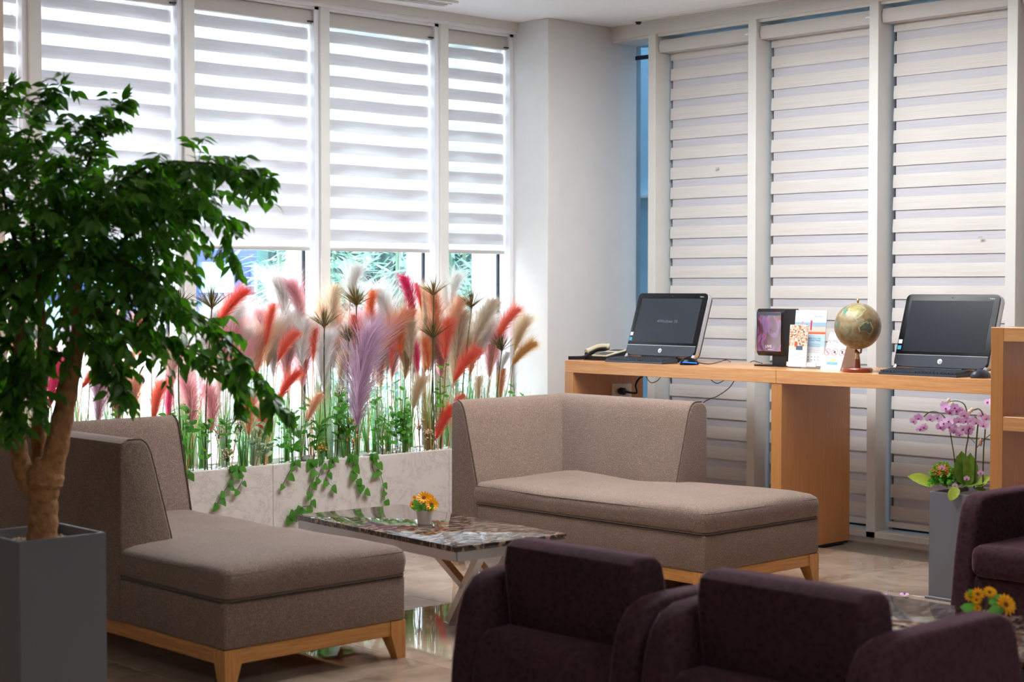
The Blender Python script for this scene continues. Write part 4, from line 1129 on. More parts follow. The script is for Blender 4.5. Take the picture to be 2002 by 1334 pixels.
single('stone', MB().ball((sxp.x, PY0 + .055, PZ + .012), .03, 10, sc=(1.3, .8, .7)), plain('grey_stone', (150, 144, 136), .8, var=.2, bmp=.4), 'grey stone among the white pebbles of the trough', 'stone', (sxp.x, PY0 + .055, PZ))

def leafmesh(name, mat, wid=.42, fold=.06, droop=.18, tip=True, petiole=.0, rows=(0, .15, .35, .6, .82, 1.0), shape=None):
    mb = MB(); vs_ = []
    prof = shape or [0.0, .62, .98, .86, .45, 0.0]
    n = len(rows)
    for t, p in zip(rows, prof):
        h = wid / 2 * p
        zc = -droop * t * t
        vs_ += [(-h, t, zc + fold * p), (0, t, zc), (h, t, zc + fold * p)]
    fs = []
    for i in range(n - 1):
        a = i * 3; b = a + 3
        if i == 0: fs += [(a + 1, b + 1, b), (a + 1, b + 2, b + 1)]
        elif i == n - 2: fs += [(a, a + 1, b + 1), (a + 1, a + 2, b + 1)]
        else: fs += [(a, a + 1, b + 1, b), (a + 1, a + 2, b + 2, b + 1)]
    mb.add(vs_, fs)
    if petiole: mb.tube([(0, -petiole, .02), (0, 0, 0)], .012, 3)
    return mb.mesh(name, mat)
def orient(d, n):
    d = Vector(d).normalized(); n = Vector(n); x = d.cross(n)
    if x.length < 1e-4: x = d.cross(Vector((1, .3, .2)))
    x.normalize(); n = x.cross(d)
    return Matrix(((x.x, d.x, n.x), (x.y, d.y, n.y), (x.z, d.z, n.z)))
def mtx(p, d, n, s_): return Matrix.Translation(Vector(p)) @ orient(d, n).to_4x4() @ Matrix.Scale(s_, 4)
def rv(r, a=1): return Vector((r.uniform(-a, a), r.uniform(-a, a), r.uniform(-a, a)))

# ---- feather plume meshes (unit: 1 long, z up, leaning its hairs to +x)
def plumemesh(seed, wide=.26, n=850, nod=.16, core=True):
    wide *= 1.6; n = int(n * 1.8)
    r = random.Random(seed); mb = MB()
    def rach(t): return Vector((nod * t * t, 0, t))
    for k in range(n):
        t = r.uniform(0, 1) ** .9
        p = rach(t * .97)
        az = r.uniform(0, 2 * PI)
        env = math.sin(PI * min(1, (t * .85 + .12))) ** .8
        L = wide * env * r.choice((r.uniform(.4, 1.0), r.uniform(.5, 1.1), r.uniform(.9, 1.7))) + .05
        out = Vector((math.cos(az), math.sin(az) * .8, 0))
        d0 = (out * r.uniform(.25, .6) + Vector((nod * t, 0, 1))).normalized()
        d1 = (out * r.uniform(.5, 1.1) + Vector((nod * 2 * t + .1, 0, .8))).normalized()
        m_ = p + d0 * L * .5; e = m_ + d1 * L * .5
        s_ = d0.cross(rv(r)).normalized() * r.uniform(.0024, .0042)
        mb.add([p - s_, p + s_, m_ + s_ * .8, m_ - s_ * .8, e], [(0, 1, 2, 3), (3, 2, 4)])
    if core: mb.tube([rach(t / 6) for t in range(7)], [.012, .018, .02, .018, .014, .009, .003], 5)
    me = mb.mesh('plume', M['pl_white'], smooth=False); return me
PM = [plumemesh(1, .26), plumemesh(2, .30, 900, .28), plumemesh(3, .22, 700, .10), plumemesh(4, .38, 1100, .2), plumemesh(5, .16, 520, .2)]
stem_me = MB().tube([(0, 0, 0), (0, 0, 1)], .0022, 4).mesh('stalk', M['grass2'])
PLC = {'coral': 'coral red', 'peach': 'pale peach', 'hot': 'hot pink', 'white': 'white', 'cream': 'cream', 'pink': 'soft pink', 'lav': 'lavender', 'beige': 'greyish beige', 'orange': 'orange', 'gold': 'golden'}
def plume(b, tpx, color, mesh, Y, label, group=None, wscale=1.0):
    """b, tpx: picture points of the feather's base and tip; Y: depth inside the trough"""
    B = at(b[0], b[1], Y=Y); T = at(tpx[0], tpx[1], Y=Y)
    d = T - B; L = d.length
    # the stalk runs down into the bed
    gx_ = B.x - d.x * .55 * (B.z - PZ) / max(.2, abs(d.z)) * .5
    gx_ = min(max(gx_, pxl + .05), XP0 - .05)
    root = Vector((gx_, min(max(Y, PY0 + .06), PY1 - .04), PZ - .03))
    t = thing('pampas_plume', label, 'dried plume', root, 0, group)
    side = 1 if d.x >= 0 else -1
    zt = d.normalized(); xx = Vector((side, 0, 0)); xx = (xx - zt * xx.dot(zt)).normalized(); yy_ = zt.cross(xx)
    # nodding meshes lean to +x: turn back so that the tip meets T
    nod = {0: .16, 1: .28, 2: .10, 3: .2, 4: .2}[mesh]
    a = math.atan(nod)
    m = Matrix(((xx.x, yy_.x, zt.x), (xx.y, yy_.y, zt.y), (xx.z, yy_.z, zt.z))).to_4x4() @ Matrix.Rotation(-a, 4, 'Y')
    s_ = L / math.sqrt(1 + nod * nod)
    mw = Matrix.Translation(B) @ m @ Matrix.Diagonal((s_ * wscale, s_ * wscale, s_, 1))
    inst('feather', PM[mesh], t, matrix=mw, mat=M['pl_' + color])
    part('stalk', MB().tube([root, root.lerp(B, .5) + Vector((0, 0, .0)), B, B + (T - B) * .2], [.0028, .0025, .002, .0015], 5), M['grass2'] if color not in ('coral', 'orange') else M['pl_peach'], t)
    return t
PLIST = [  # base px, tip px, colour, mesh, width, depth, where
 ((423, 640), (484, 572), 'coral', 1, .9, 7.14, 'leaning right in front of the blue building'),
 ((519, 678), (537, 598), 'coral', 0, .8, 7.14, 'standing upright left of the third window post'),
 ((592, 640), (566, 556), 'pink', 3, .9, 7.24, 'thin and leaning left beside the third window post'),
 ((556, 650), (538, 545), 'white', 3, 1.1, 7.30, 'tall and fluffy left of the third window post'),
 ((543, 708), (580, 652), 'coral', 1, 1.1, 7.10, 'broad, below and left of the third window post'),
 ((590, 718), (594, 628), 'white', 0, 1.3, 7.16, 'broad, just left of the third window post'),
 ((612, 706), (618, 644), 'coral', 2, .9, 7.12, 'narrow, at the foot of the third window post'),
 ((648, 650), (655, 560), 'cream', 0, 1.2, 7.20, 'just right of the third window post'),
 ((628, 750), (644, 655), 'white', 3, .9, 7.12, 'low, under the spiky heads by the third post'),
 ((664, 745), (676, 688), 'cream', 0, 1.2, 7.12, 'short, left of the large lavender plume'),
 ((696, 686), (692, 618), 'coral', 2, 1.2, 7.10, 'upright between two spiky heads'),
 ((724, 642), (729, 572), 'orange', 0, 1.0, 7.20, 'below the bamboo in the middle window'),
 ((684, 600), (698, 526), 'white', 3, 1.1, 7.28, 'topmost in the middle window, left of centre'),
 ((760, 650), (736, 566), 'white', 3, 1.4, 7.28, 'large, in the centre of the middle window'),
 ((806, 630), (787, 544), 'hot', 1, 1.0, 7.12, 'tall and leaning left in the middle window'),
 ((824, 608), (812, 556), 'coral', 2, .8, 7.18, 'small and thin left of the fourth window post'),
 ((697, 842), (728, 640), 'lav', 0, 1.15, 7.06, 'largest one, in front of all the others'),
 ((738, 730), (742, 632), 'lav', 3, .7, 7.18, 'behind the largest lavender one'),
 ((738, 692), (802, 612), 'peach', 1, 1.0, 7.10, 'leaning far right below the hot pink plume'),
 ((765, 724), (762, 648), 'coral', 2, .9, 7.14, 'dark and upright, left of the hot pink pair'),
 ((783, 700), (784, 628), 'orange', 2, 1.2, 7.12, 'upright below the hot pink plume'),
 ((803, 708), (806, 625), 'beige', 0, 1.0, 7.10, 'below the tip of the hot pink plume'),
 ((817, 740), (809, 668), 'hot', 2, .9, 7.14, 'low, under the beige plume'),
 ((838, 728), (830, 662), 'orange', 2, 1.0, 7.12, 'low, under the fourth window post'),
 ((850, 660), (846, 572), 'peach', 0, 1.2, 7.14, 'in front of the fourth window post'),
 ((828, 650), (824, 566), 'cream', 3, .9, 7.24, 'just left of the fourth window post'),
 ((869, 706), (878, 626), 'coral', 0, 1.2, 7.10, 'bright, right of the fourth window post'),
 ((876, 668), (902, 585), 'peach', 0, 1.2, 7.14, 'above the bright coral one right of the fourth post'),
 ((893, 706), (906, 612), 'beige', 0, 1.3, 7.12, 'right of the bright coral one'),
 ((882, 600), (896, 540), 'white', 3, 1.1, 7.30, 'topmost in the narrow window'),
 ((925, 676), (966, 588), 'beige', 0, 1.2, 7.10, 'leaning right in the narrow window'),
 ((886, 748), (937, 688), 'coral', 1, 1.0, 7.07, 'leaning far right, low in the narrow window'),
 ((972, 664), (1013, 606), 'coral', 1, 1.0, 7.12, 'in front of the white pillar'),
 ((1005, 690), (1030, 626), 'cream', 3, 1.0, 7.14, 'in front of the white pillar, upright'),
 ((1000, 716), (1046, 674), 'gold', 1, 1.0, 7.09, 'rightmost, in front of the white pillar'),
 ((980, 724), (993, 690), 'white', 0, 1.4, 7.11, 'small, in front of the white pillar'),
 ((978, 782), (984, 722), 'peach', 2, 1.2, 7.12, 'low at the pillar above the chaise'),
 ((936, 784), (936, 738), 'cream', 0, 1.3, 7.10, 'low above the chaise arm'),
 ((808, 802), (826, 742), 'cream', 3, 1.1, 7.07, 'low in front, right of the leafy clump'),
 ((850, 862), (884, 796), 'coral', 0, 1.1, 7.07, 'lowest, touching the right chaise'),
 ((884, 800), (906, 774), 'coral', 1, 1.2, 7.09, 'peeping over the right chaise arm'),
 ((598, 830), (626, 772), 'peach', 0, 1.1, 7.08, 'low, left of the large lavender one'),
 ((542, 788), (586, 730), 'coral', 1, 1.0, 7.08, 'leaning right below the third window post'),
 ((465, 824), (491, 788), 'coral', 0, 1.1, 7.07, 'small, right of the hanging tree branch'),
 ((486, 854), (494, 770), 'peach', 0, 1.1, 7.08, 'pointed downwards right of the tree branch tip'),
 ((505, 856), (528, 790), 'coral', 3, .9, 7.08, 'pale coral and pointed downwards'),
 ((375, 838), (362, 735), 'pink', 0, 1.3, 7.12, 'wide, seen below the right edge of the tree crown'),
 ((412, 850), (404, 760), 'pink', 3, 1.0, 7.14, 'behind the lowest tree branch'),
 ((470, 800), (478, 680), 'pink', 3, 1.0, 7.18, 'tall, behind the lowest tree branch'),
 ((450, 730), (455, 640), 'pink', 3, 1.1, 7.22, 'pale, below the blue building'),
 ((400, 700), (425, 610), 'white', 3, 1.1, 7.26, 'beside the second window post'),
 ((500, 740), (520, 655), 'peach', 3, 1.0, 7.20, 'pale, beneath the upright coral one'),
 ((562, 760), (566, 668), 'pink', 3, 1.0, 7.24, 'pale, between the third post and the coral ones'),
 ((160, 760), (196, 724), 'coral', 1, 1.2, 7.08, 'behind the tree trunk'),
 ((96, 800), (126, 702), 'hot', 3, 1.1, 7.12, 'between the tree trunks'),
 ((230, 830), (214, 732), 'pink', 3, 1.2, 7.14, 'right of the tree trunk'),
 ((262, 825), (268, 742), 'peach', 3, 1.1, 7.10, 'above the left chaise, right of the trunk'),
 ((300, 830), (318, 752), 'coral', 3, .9, 7.12, 'above the left chaise back'),
 ((330, 836), (334, 762), 'hot', 2, .9, 7.10, 'small, above the end of the left chaise'),
 ((190, 830), (186, 740), 'lav', 3, 1.1, 7.16, 'close to the tree trunk'),
]
NUM = {}
for (b, t_, c, m_, wsc, Y, where) in PLIST:
    plume(b, t_, c, m_, Y, '%s feathery plume %s' % (PLC[c], where), None, wsc)
rf = random.Random(11)
fill = ['pink', 'peach', 'coral', 'white', 'pink', 'cream', 'peach', 'lav', 'white', 'coral']
for k in range(16):
    x = -20 + k * 24 + rf.uniform(-8, 8); y = rf.uniform(690, 770); h = rf.uniform(70, 105); c = fill[k % 10]
    plume((x, y), (x + rf.uniform(-25, 35), y - h), c, rf.choice([0, 1, 3]), rf.uniform(7.12, 7.3), '%s feathery plume hidden in part by the tree crown' % PLC[c], '%s plumes behind the tree crown' % PLC[c], 1.1)
for k in range(32):
    x = 395 + k * 18 + rf.uniform(-8, 8); y = rf.uniform(700, 770); h = rf.uniform(80, 115); c = ['white', 'pink', 'cream', 'white', 'peach'][k % 5]
    plume((x, y), (x + rf.uniform(-15, 30), y - h), c, 3, rf.uniform(7.24, 7.31), '%s feathery plume in the back row of the trough' % PLC[c], '%s plumes of the back row' % PLC[c], 1.1)
# ---- grass tufts
def tuftmesh(seed, n=34, spread=.16, wid=.0055, mat=None):
    r = random.Random(seed); mb = MB()
    for k in range(n):
        a = r.uniform(0, 2 * PI); L = r.uniform(.55, 1.0); lean = r.uniform(.02, spread) * (1 + (r.random() < .15) * 1.3)
        o_ = Vector((math.cos(a), math.sin(a) * .4, 0)); b = o_ * r.uniform(0, .035)
        pts = [b + o_ * lean * L * (t ** 2) * 1.6 + Vector((0, 0, L * t)) for t in (0, .3, .6, .85, 1)]
        s_ = Vector((math.sin(a + r.uniform(-1, 1)), 0, 0)); s_ = Vector((1, r.uniform(-.6, .6), 0)).normalized() * wid * r.uniform(.5, 1)
        vs_ = []
        for i, p in enumerate(pts[:-1]):
            q = s_ * (1 - .2 * i); vs_ += [p - q, p + q]
        vs_.append(pts[-1])
        mb.add(vs_, [(0, 1, 3, 2), (2, 3, 5, 4), (4, 5, 7, 6), (6, 7, 8)])
    return mb.mesh('blades', mat, smooth=False)
TM = [tuftmesh(21, mat=M['grass']), tuftmesh(22, 40, .11, .005, M['grass']), tuftmesh(23, 26, .14, .0035, M['grass2']), tuftmesh(24, 34, .10, .005, M['grass3'])]
TL = [('green grass tuft rising from the trough', 'green'), ('slender green grass tuft rising from the trough', 'slender'), ('dry brown tipped grass tuft in the trough', 'dry'), ('pale backlit grass tuft in the trough', 'pale')]
k = 0; x = pxl + .10
while x < XP0 - .08:
    v = [0, 3, 1, 2, 0, 1, 3][k % 7]
    h = rf.uniform(.34, .55) if v != 2 else rf.uniform(.50, .68)
    y = rf.uniform(PY0 + .09, PY1 - .05)
    t = thing('grass_tuft', TL[v][0], 'grass', (x, y, PZ - .02), 0, TL[v][1] + ' grass tufts of the trough')
    inst('blades', TM[v], t, loc=(x, y, PZ - .02), rot=Matrix.Rotation(rf.uniform(-.4, .4), 3, 'Z') , scale=(h * 1.2, h * 1.2, h))
    x += rf.uniform(.028, .045); k += 1
# ---- spiky papyrus heads
def spikemesh(seed, n=64):
    r = random.Random(seed); mb = MB()
    for k in range(n):
        a = r.uniform(0, 2 * PI); e = r.uniform(.05, 1.05); L = r.uniform(.7, 1.05)
        d = Vector((math.cos(a) * math.sin(e), math.sin(a) * math.sin(e), math.cos(e)))
        m_ = d * L * .5; en = (d * L + Vector((0, 0, -.08 * e)))
        s_ = d.cross(rv(r)).normalized() * .016
        mb.add([s_ * .8, -s_ * .8, m_ - s_, m_ + s_, en], [(0, 1, 2, 3), (3, 2, 4)])
    mb.ball((0, 0, 0), .05, 6)
    return mb.mesh('spikes', M['papyrus'], smooth=False)
SM = [spikemesh(31), spikemesh(32, 46)]
for (px, py, sz, sxp_, where) in [(414, 603, 50, 400, 'beside the second window post'), (697, 598, 48, 700, 'in the left of the middle window'), (634, 640, 48, 640, 'in front of the third window post'),
                     (681, 668, 42, 684, 'below the one in the middle window'), (848, 578, 42, 850, 'in front of the fourth window post'), (848, 662, 46, 846, 'lower, in front of the fourth window post'),
                     (922, 602, 46, 895, 'in the narrow window'), (981, 686, 40, 965, 'in front of the white pillar'), (350, 600, 44, 355, 'half hidden by the tree crown')]:
    Y = 7.07 + rf.uniform(0, .05)
    H = at(px, py, Y=Y); G = at(sxp_, 870, Y=Y); G.z = PZ - .02
    t = thing('papyrus_stem', 'spiky olive papyrus head ' + where, 'papyrus', G)
    inst('spikes', SM[0 if px % 2 else 1], t, loc=H, scale=sz * H.length / FPX * 1.12)
    part('stalk', MB().tube(smoothpath([G, G.lerp(H, .5) + Vector((-.01, 0, 0)), H], 5), .0035, 5), M['stem'], t)
# ---- leafy shrubs
SLM = leafmesh('leaf', M['shrubleaf'], .62, .05, .15, shape=[0, .7, 1.0, .95, .6, 0])
VLM = leafmesh('leaf', M['varleaf'], .62, .05, .15, shape=[0, .7, 1.0, .95, .6, 0])
DLM = leafmesh('leaf', M['leaf'], .36, .04, .12)
def shrub(px, py0, h, wd, nl, me, sz, Y, label, group=None, seed=0, extra=None):
    r = random.Random(seed + px); base = at(px, py0, Y=Y); base.z = PZ - .02
    top_z = at(px, py0 - h, Y=Y).z; W_ = wd * base.length / FPX
    t = thing('leafy_shrub', label, 'foliage plant', base, 0, group)
    nl = int(nl * 1.4); sz *= 1.25
    ns = max(3, nl // 9); sm = MB(); nodes = []
    for s_ in range(ns):
        a = r.uniform(-1, 1); H = Vector((base.x + a * W_ * .5, base.y + r.uniform(-.06, .03), PZ + (top_z - PZ) * r.uniform(.55, 1)))
        pts = smoothpath([base + Vector((a * .02, 0, 0)), base.lerp(H, .5) + Vector((a * .02, 0, .02)), H], 5)
        sm.tube(pts, .0016, 4)
        for q in range(3, len(pts)): nodes.append((pts[q], (pts[q] - pts[q - 1]).normalized()))
    part('stems', sm, M['stem'], t)
    for q in range(nl):
        p, d = nodes[(q * 7 + r.randrange(len(nodes))) % len(nodes)]
        a = r.uniform(0, 2 * PI); o_ = Vector((math.cos(a), math.sin(a) * .7, r.uniform(-.2, .5)))
        s_ = sz * r.uniform(.75, 1.2)
        inst('leaf', me, t, matrix=mtx(p + o_ * .004, o_ + d * .4, Vector((0, -.6, 1)) + rv(r, .5), s_))
    return t
G_ = 'bushy green foliage plant '
SH = [(372, 900, 115, 46, 22, SLM, .034, 7.10, 'at the end of the left chaise'), (410, 905, 90, 50, 20, SLM, .032, 7.09, 'under the hanging tree branch'),
      (445, 905, 110, 50, 22, SLM, .030, 7.12, 'right of the hanging tree branch'), (492, 900, 80, 46, 20, VLM, .034, 7.08, 'with white edged leaves below the coral plumes'),
      (520, 905, 60, 44, 18, VLM, .036, 7.07, 'with white edged leaves, lowest at the rim'), (550, 898, 130, 46, 24, SLM, .030, 7.12, 'left of the tallest leafy stem'),
      (580, 900, 100, 54, 26, SLM, .034, 7.08, 'in the middle of the trough front'), (612, 895, 110, 50, 26, DLM, .050, 7.08, 'dark with long leaves, left of the lavender plume'),
      (655, 892, 160, 44, 30, SLM, .036, 7.08, 'tallest, just left of the lavender plume'), (676, 890, 80, 50, 24, DLM, .050, 7.07, 'dark with long leaves under the lavender plume'),
      (752, 880, 110, 60, 34, SLM, .032, 7.08, 'round clump right of the lavender plume'), (776, 882, 140, 60, 36, SLM, .031, 7.10, 'dense clump left of the low cream plume'),
      (790, 882, 90, 50, 26, SLM, .035, 7.07, 'lower half of the dense clump'), (862, 876, 170, 40, 26, SLM, .030, 7.10, 'thin and tall beside the right chaise'),
      (1010, 860, 125, 46, 24, SLM, .036, 7.09, 'bright, in front of the white pillar'), (1028, 860, 80, 46, 16, SLM, .036, 7.09, 'low, in front of the white pillar'),
      (960, 866, 100, 40, 18, SLM, .030, 7.09, 'behind the right chaise arm'), (225, 900, 110, 50, 20, SLM, .030, 7.10, 'behind the left chaise, right of the trunk'), (310, 900, 105, 50, 20, SLM, .034, 7.09, 'above the left chaise back'),
      (340, 905, 120, 40, 18, SLM, .032, 7.08, 'at the rounded end of the left chaise back')]
for i, (px, py, h, wd, nl, me, sz, Y, where) in enumerate(SH):
    shrub(px, py, h, wd, nl, me, sz, Y, G_ + where, None, i)
# orange berry sprigs and dried blooms
def sprig(name, label, cat, px, py, n, rad, mat, wd, Y=7.05, ball=.005):
    H = at(px, py, Y=Y); b = Vector((H.x, Y + .03, PZ - .02)); r = random.Random(px)
    t = thing(name, label, cat, b); sm = MB().tube([b, H], .0016, 4); bl = MB()
    for k in range(n):
        p = H + Vector((r.uniform(-1, 1), r.uniform(-.5, .5), r.uniform(-1, 1))) * wd; sm.tube([H - Vector((0, 0, wd)), p], .0007, 3); bl.ball(p, ball * r.uniform(.7, 1.2), 6)
    part('stems', sm, M['stem'], t); part('berries' if 'berry' in name else 'blooms', bl, mat, t, kind='stuff')
sprig('berry_sprig', 'orange berry sprig at the foot of the lavender plume', 'berries', 690, 832, 16, .03, M['berry'], .035)
sprig('berry_sprig', 'orange berry sprig just above the trough rim', 'berries', 692, 862, 16, .03, M['berry'], .035)
sprig('berry_sprig', 'orange berry sprig left of the other two', 'berries', 628, 876, 16, .03, M['berry'], .03)
for (px, py, w_) in ((428, 845, 'under the tree branch tip'), (470, 832, 'below the small coral plume'), (445, 890, 'near the trough rim on the left'), (665, 762, 'beside the tallest leafy plant'), (820, 830, 'left of the right chaise'), (835, 850, 'low beside the right chaise')):
    sprig('dried_flower', 'cluster of tiny dried pinkish flowers ' + w_, 'dried flowers', px, py, 30, .03, M['dryfl'], .035, ball=.0045)
# ---- trailing ivy over the marble front
IVM = leafmesh('leaf', M['ivyleaf'], .85, .05, .12, shape=[.15, .95, 1.0, .66, .3, 0], rows=(0, .08, .3, .6, .85, 1))
VIN = [([(456, 912), (452, 938), (438, 962), (424, 986)], 9, 'left of the panel joint, longest'), ([(470, 916), (474, 938), (464, 958)], 5, 'left of the panel joint, short'),
       ([(578, 903), (565, 925), (553, 948)], 5, 'right of the panel joint, small leaved'), ([(612, 900), (616, 930), (604, 955), (608, 975), (606, 992)], 7, 'with the largest leaves'),
       ([(606, 990), (590, 992), (574, 1000), (566, 1010)], 5, 'reaching down to the coffee table corner'), ([(652, 898), (644, 918), (637, 938), (648, 950)], 6, 'left of the middle pair'),
       ([(692, 893), (690, 920), (700, 940), (712, 958)], 8, 'in the middle, thick leaved'), ([(733, 890), (740, 915), (750, 950), (752, 978)], 8, 'rightmost long one'),
       ([(731, 892), (728, 912), (733, 926)], 3, 'rightmost short one'), ([(632, 900), (627, 920), (622, 935)], 3, 'short, beside the large leaved one'), ([(372, 925), (366, 930), (362, 938)], 3, 'touching the left chaise')]
for i, (pp, nl, where) in enumerate(VIN):
    r = random.Random(100 + i)
    pts = [at(px, py, Y=PY0 - .012) for px, py in pp]
    t = thing('trailing_ivy', 'green ivy trailing down the marble trough, ' + where, 'ivy', pts[0])
    if i != 4: pts = [Vector((pts[0].x, PY0 + .05, PZ)), Vector((pts[0].x, PY0 + .005, PZ + .012))] + pts
    sp_ = smoothpath(pts, 6); part('vine', MB().tube(sp_, .0016, 4), M['stem'], t)
    for q in range(nl):
        p = sp_[int(6 + (len(sp_) - 7) * q / max(1, nl - 1)) if len(sp_) > 8 else -1]
        s_ = r.uniform(.042, .062) * (1.1 if i in (3, 4, 6) else .85)
        sd_ = 1 if q % 2 else -1
        d = Vector((sd_ * r.uniform(.2, .9), -.25, -r.uniform(.5, 1)))
        inst('leaf', IVM, t, matrix=mtx(p + Vector((0, -.006, 0)), d, Vector((r.uniform(-.3, .3), -1, .25)), s_))

# ================================================================ INDOOR TREE
TY = 4.60; c0 = at(36, 1060, Y=TY); c1 = at(208, 1042, Y=TY); tw = c1.x - c0.x; tz = (c0.z + c1.z) / 2
tt = thing('potted_tree', 'tall indoor tree with dark green leaves in a square grey planter', 'potted tree', (c0.x + tw / 2, TY + tw / 2, 0))
def boxplanter(x0, y0, w_, z, par, wall=.014):
    for (a, b, c, d) in ((x0, x0 + w_, y0, y0 + wall), (x0, x0 + w_, y0 + w_ - wall, y0 + w_), (x0, x0 + wall, y0 + wall, y0 + w_ - wall), (x0 + w_ - wall, x0 + w_, y0 + wall, y0 + w_ - wall)):
        pass
    mb = MB()
    o_ = [(x0, y0), (x0 + w_, y0), (x0 + w_, y0 + w_), (x0, y0 + w_)]; i_ = [(x0 + wall, y0 + wall), (x0 + w_ - wall, y0 + wall), (x0 + w_ - wall, y0 + w_ - wall), (x0 + wall, y0 + w_ - wall)]
    vs_ = [(a, b, 0) for a, b in o_] + [(a, b, z) for a, b in o_] + [(a, b, z) for a, b in i_] + [(a, b, z - .09) for a, b in i_]
    fs = [(3, 2, 1, 0)] + [(i, (i + 1) % 4, 4 + (i + 1) % 4, 4 + i) for i in range(4)] + [(4 + i, 4 + (i + 1) % 4, 8 + (i + 1) % 4, 8 + i) for i in range(4)] + [(8 + i, 8 + (i + 1) % 4, 12 + (i + 1) % 4, 12 + i) for i in range(4)] + [(12, 13, 14, 15)]
    bm = bmesh.new(); vv = [bm.verts.new(p) for p in vs_]
    for f in fs: bm.faces.new([vv[i] for i in f])
    bmesh.ops.recalc_face_normals(bm, faces=bm.faces[:])
    es = [e for e in bm.edges if max(v.co.z for v in e.verts) > z - .08 or abs(e.verts[0].co.z - e.verts[1].co.z) > .2]
    bmesh.ops.bevel(bm, geom=es, offset=.003, segments=2, affect='EDGES'); mb.bm(bm)
    return part('planter', mb, M['planterbox'], par)
boxplanter(c0.x, TY, tw, tz, tt)
gv = MB(); rg = random.Random(9)
gv.box(c0.x + .016, c0.x + tw - .016, TY + .016, TY + tw - .016, tz - .06, tz - .035)
for k in range(330):
    bm = bmesh.new(); bmesh.ops.create_icosphere(bm, subdivisions=1, radius=rg.uniform(.004, .008))
    bmesh.ops.translate(bm, vec=(rg.uniform(c0.x + .03, c0.x + tw - .03), rg.uniform(TY + .03, TY + tw - .03), tz - .032), verts=bm.verts); gv.bm(bm)
part('gravel', gv, M['gravel'], tt, kind='stuff')
TD = at(100, 1040, Y=TY + tw / 2); D0 = (TD - Vector((0, 0, CAM_H))).dot(RM @ Vector((0, 0, -1)))
def TP(px, py, dd=0.0): return at(px, py, D=D0 + dd)
def barktube(pts, rads, n=14, name='trunk', mat=None):
    P = smoothpath(pts, 6); RR = []
    for i in range(len(P)):
        f = i / (len(P) - 1) * (len(rads) - 1); k = min(int(f), len(rads) - 2); RR.append(rads[k] + (rads[k + 1] - rads[k]) * (f - k))
    RR = [r * (1 + .05 * math.sin(i * 1.7)) for i, r in enumerate(RR)]
    return part(name, MB().tube(P, RR, n), mat or M['bark'], tt), P
u_ = D0 / FPX
barktube([TP(82, 1056), TP(84, 1010), TP(84, 965), TP(88, 935), TP(96, 900)], [30 * u_, 29 * u_, 30 * u_, 38 * u_, 24 * u_])
_, P1 = barktube([TP(86, 968), TP(104, 905), TP(122, 820), TP(136, 740), TP(152, 660), TP(150, 560), TP(140, 480)], [27 * u_, 24 * u_, 21 * u_, 20 * u_, 15 * u_, 9 * u_, 5 * u_], name='trunk')
_, P2 = barktube([TP(80, 972), TP(48, 930), TP(36, 870), TP(30, 800), TP(34, 700), TP(48, 600)], [22 * u_, 20 * u_, 16 * u_, 13 * u_, 9 * u_, 5 * u_], name='trunk')
_, P3 = barktube([TP(84, 950, .03), TP(76, 880, .07), TP(78, 790, .08), TP(84, 700, .08), TP(80, 600, .06), TP(70, 500, .02)], [20 * u_, 15 * u_, 14 * u_, 12 * u_, 8 * u_, 5 * u_], name='trunk')
BR = [  # picture polylines of the boughs, with depth offset at the end, twig count
 ([(140, 480), (200, 400), (280, 330), (380, 318), (470, 330), (528, 346)], -.20, 30),
 ([(150, 560), (240, 470), (330, 420), (400, 400), (440, 440), (455, 500)], .05, 15),
 ([(152, 640), (240, 580), (330, 590), (410, 640), (480, 700), (520, 760), (556, 812)], -.30, 30),
 ([(150, 600), (230, 620), (300, 660), (380, 690), (440, 720), (470, 790)], .1, 28),
 ([(140, 480), (150, 380), (180, 300), (200, 240), (240, 196)], .1, 26),
 ([(70, 500), (60, 400), (50, 300), (80, 210), (120, 165)], -.05, 26),
 ([(48, 600), (0, 500), (-60, 400), (-90, 300)], 0, 26),
 ([(60, 560), (20, 440), (0, 330), (-10, 230), (20, 170)], .15, 26),
 ([(130, 560), (90, 460), (100, 380), (120, 330)], -.3, 30),
 ([(140, 520), (200, 500), (260, 520), (310, 560)], -.25, 30),
 ([(100, 520), (160, 440), (230, 400), (300, 390)], .3, 30),
 ([(40, 700), (0, 660), (-50, 640), (-80, 700)], .0, 22),
 ([(60, 640), (40, 700), (20, 760), (30, 820)], -.15, 22),
 ([(140, 700), (90, 690), (60, 740), (80, 800)], -.2, 16),
 ([(150, 640), (200, 680), (230, 720), (240, 770)], -.05, 20),
 ([(60, 540), (-10, 580), (-60, 560)], -.2, 26),
 ([(120, 500), (60, 480), (10, 500)], .25, 28),
 ([(300, 560), (350, 600), (400, 620), (440, 650)], .2, 10),
]
rt = random.Random(5)
twigs = MB(); LV = []
camp = Vector((0, 0, CAM_H))
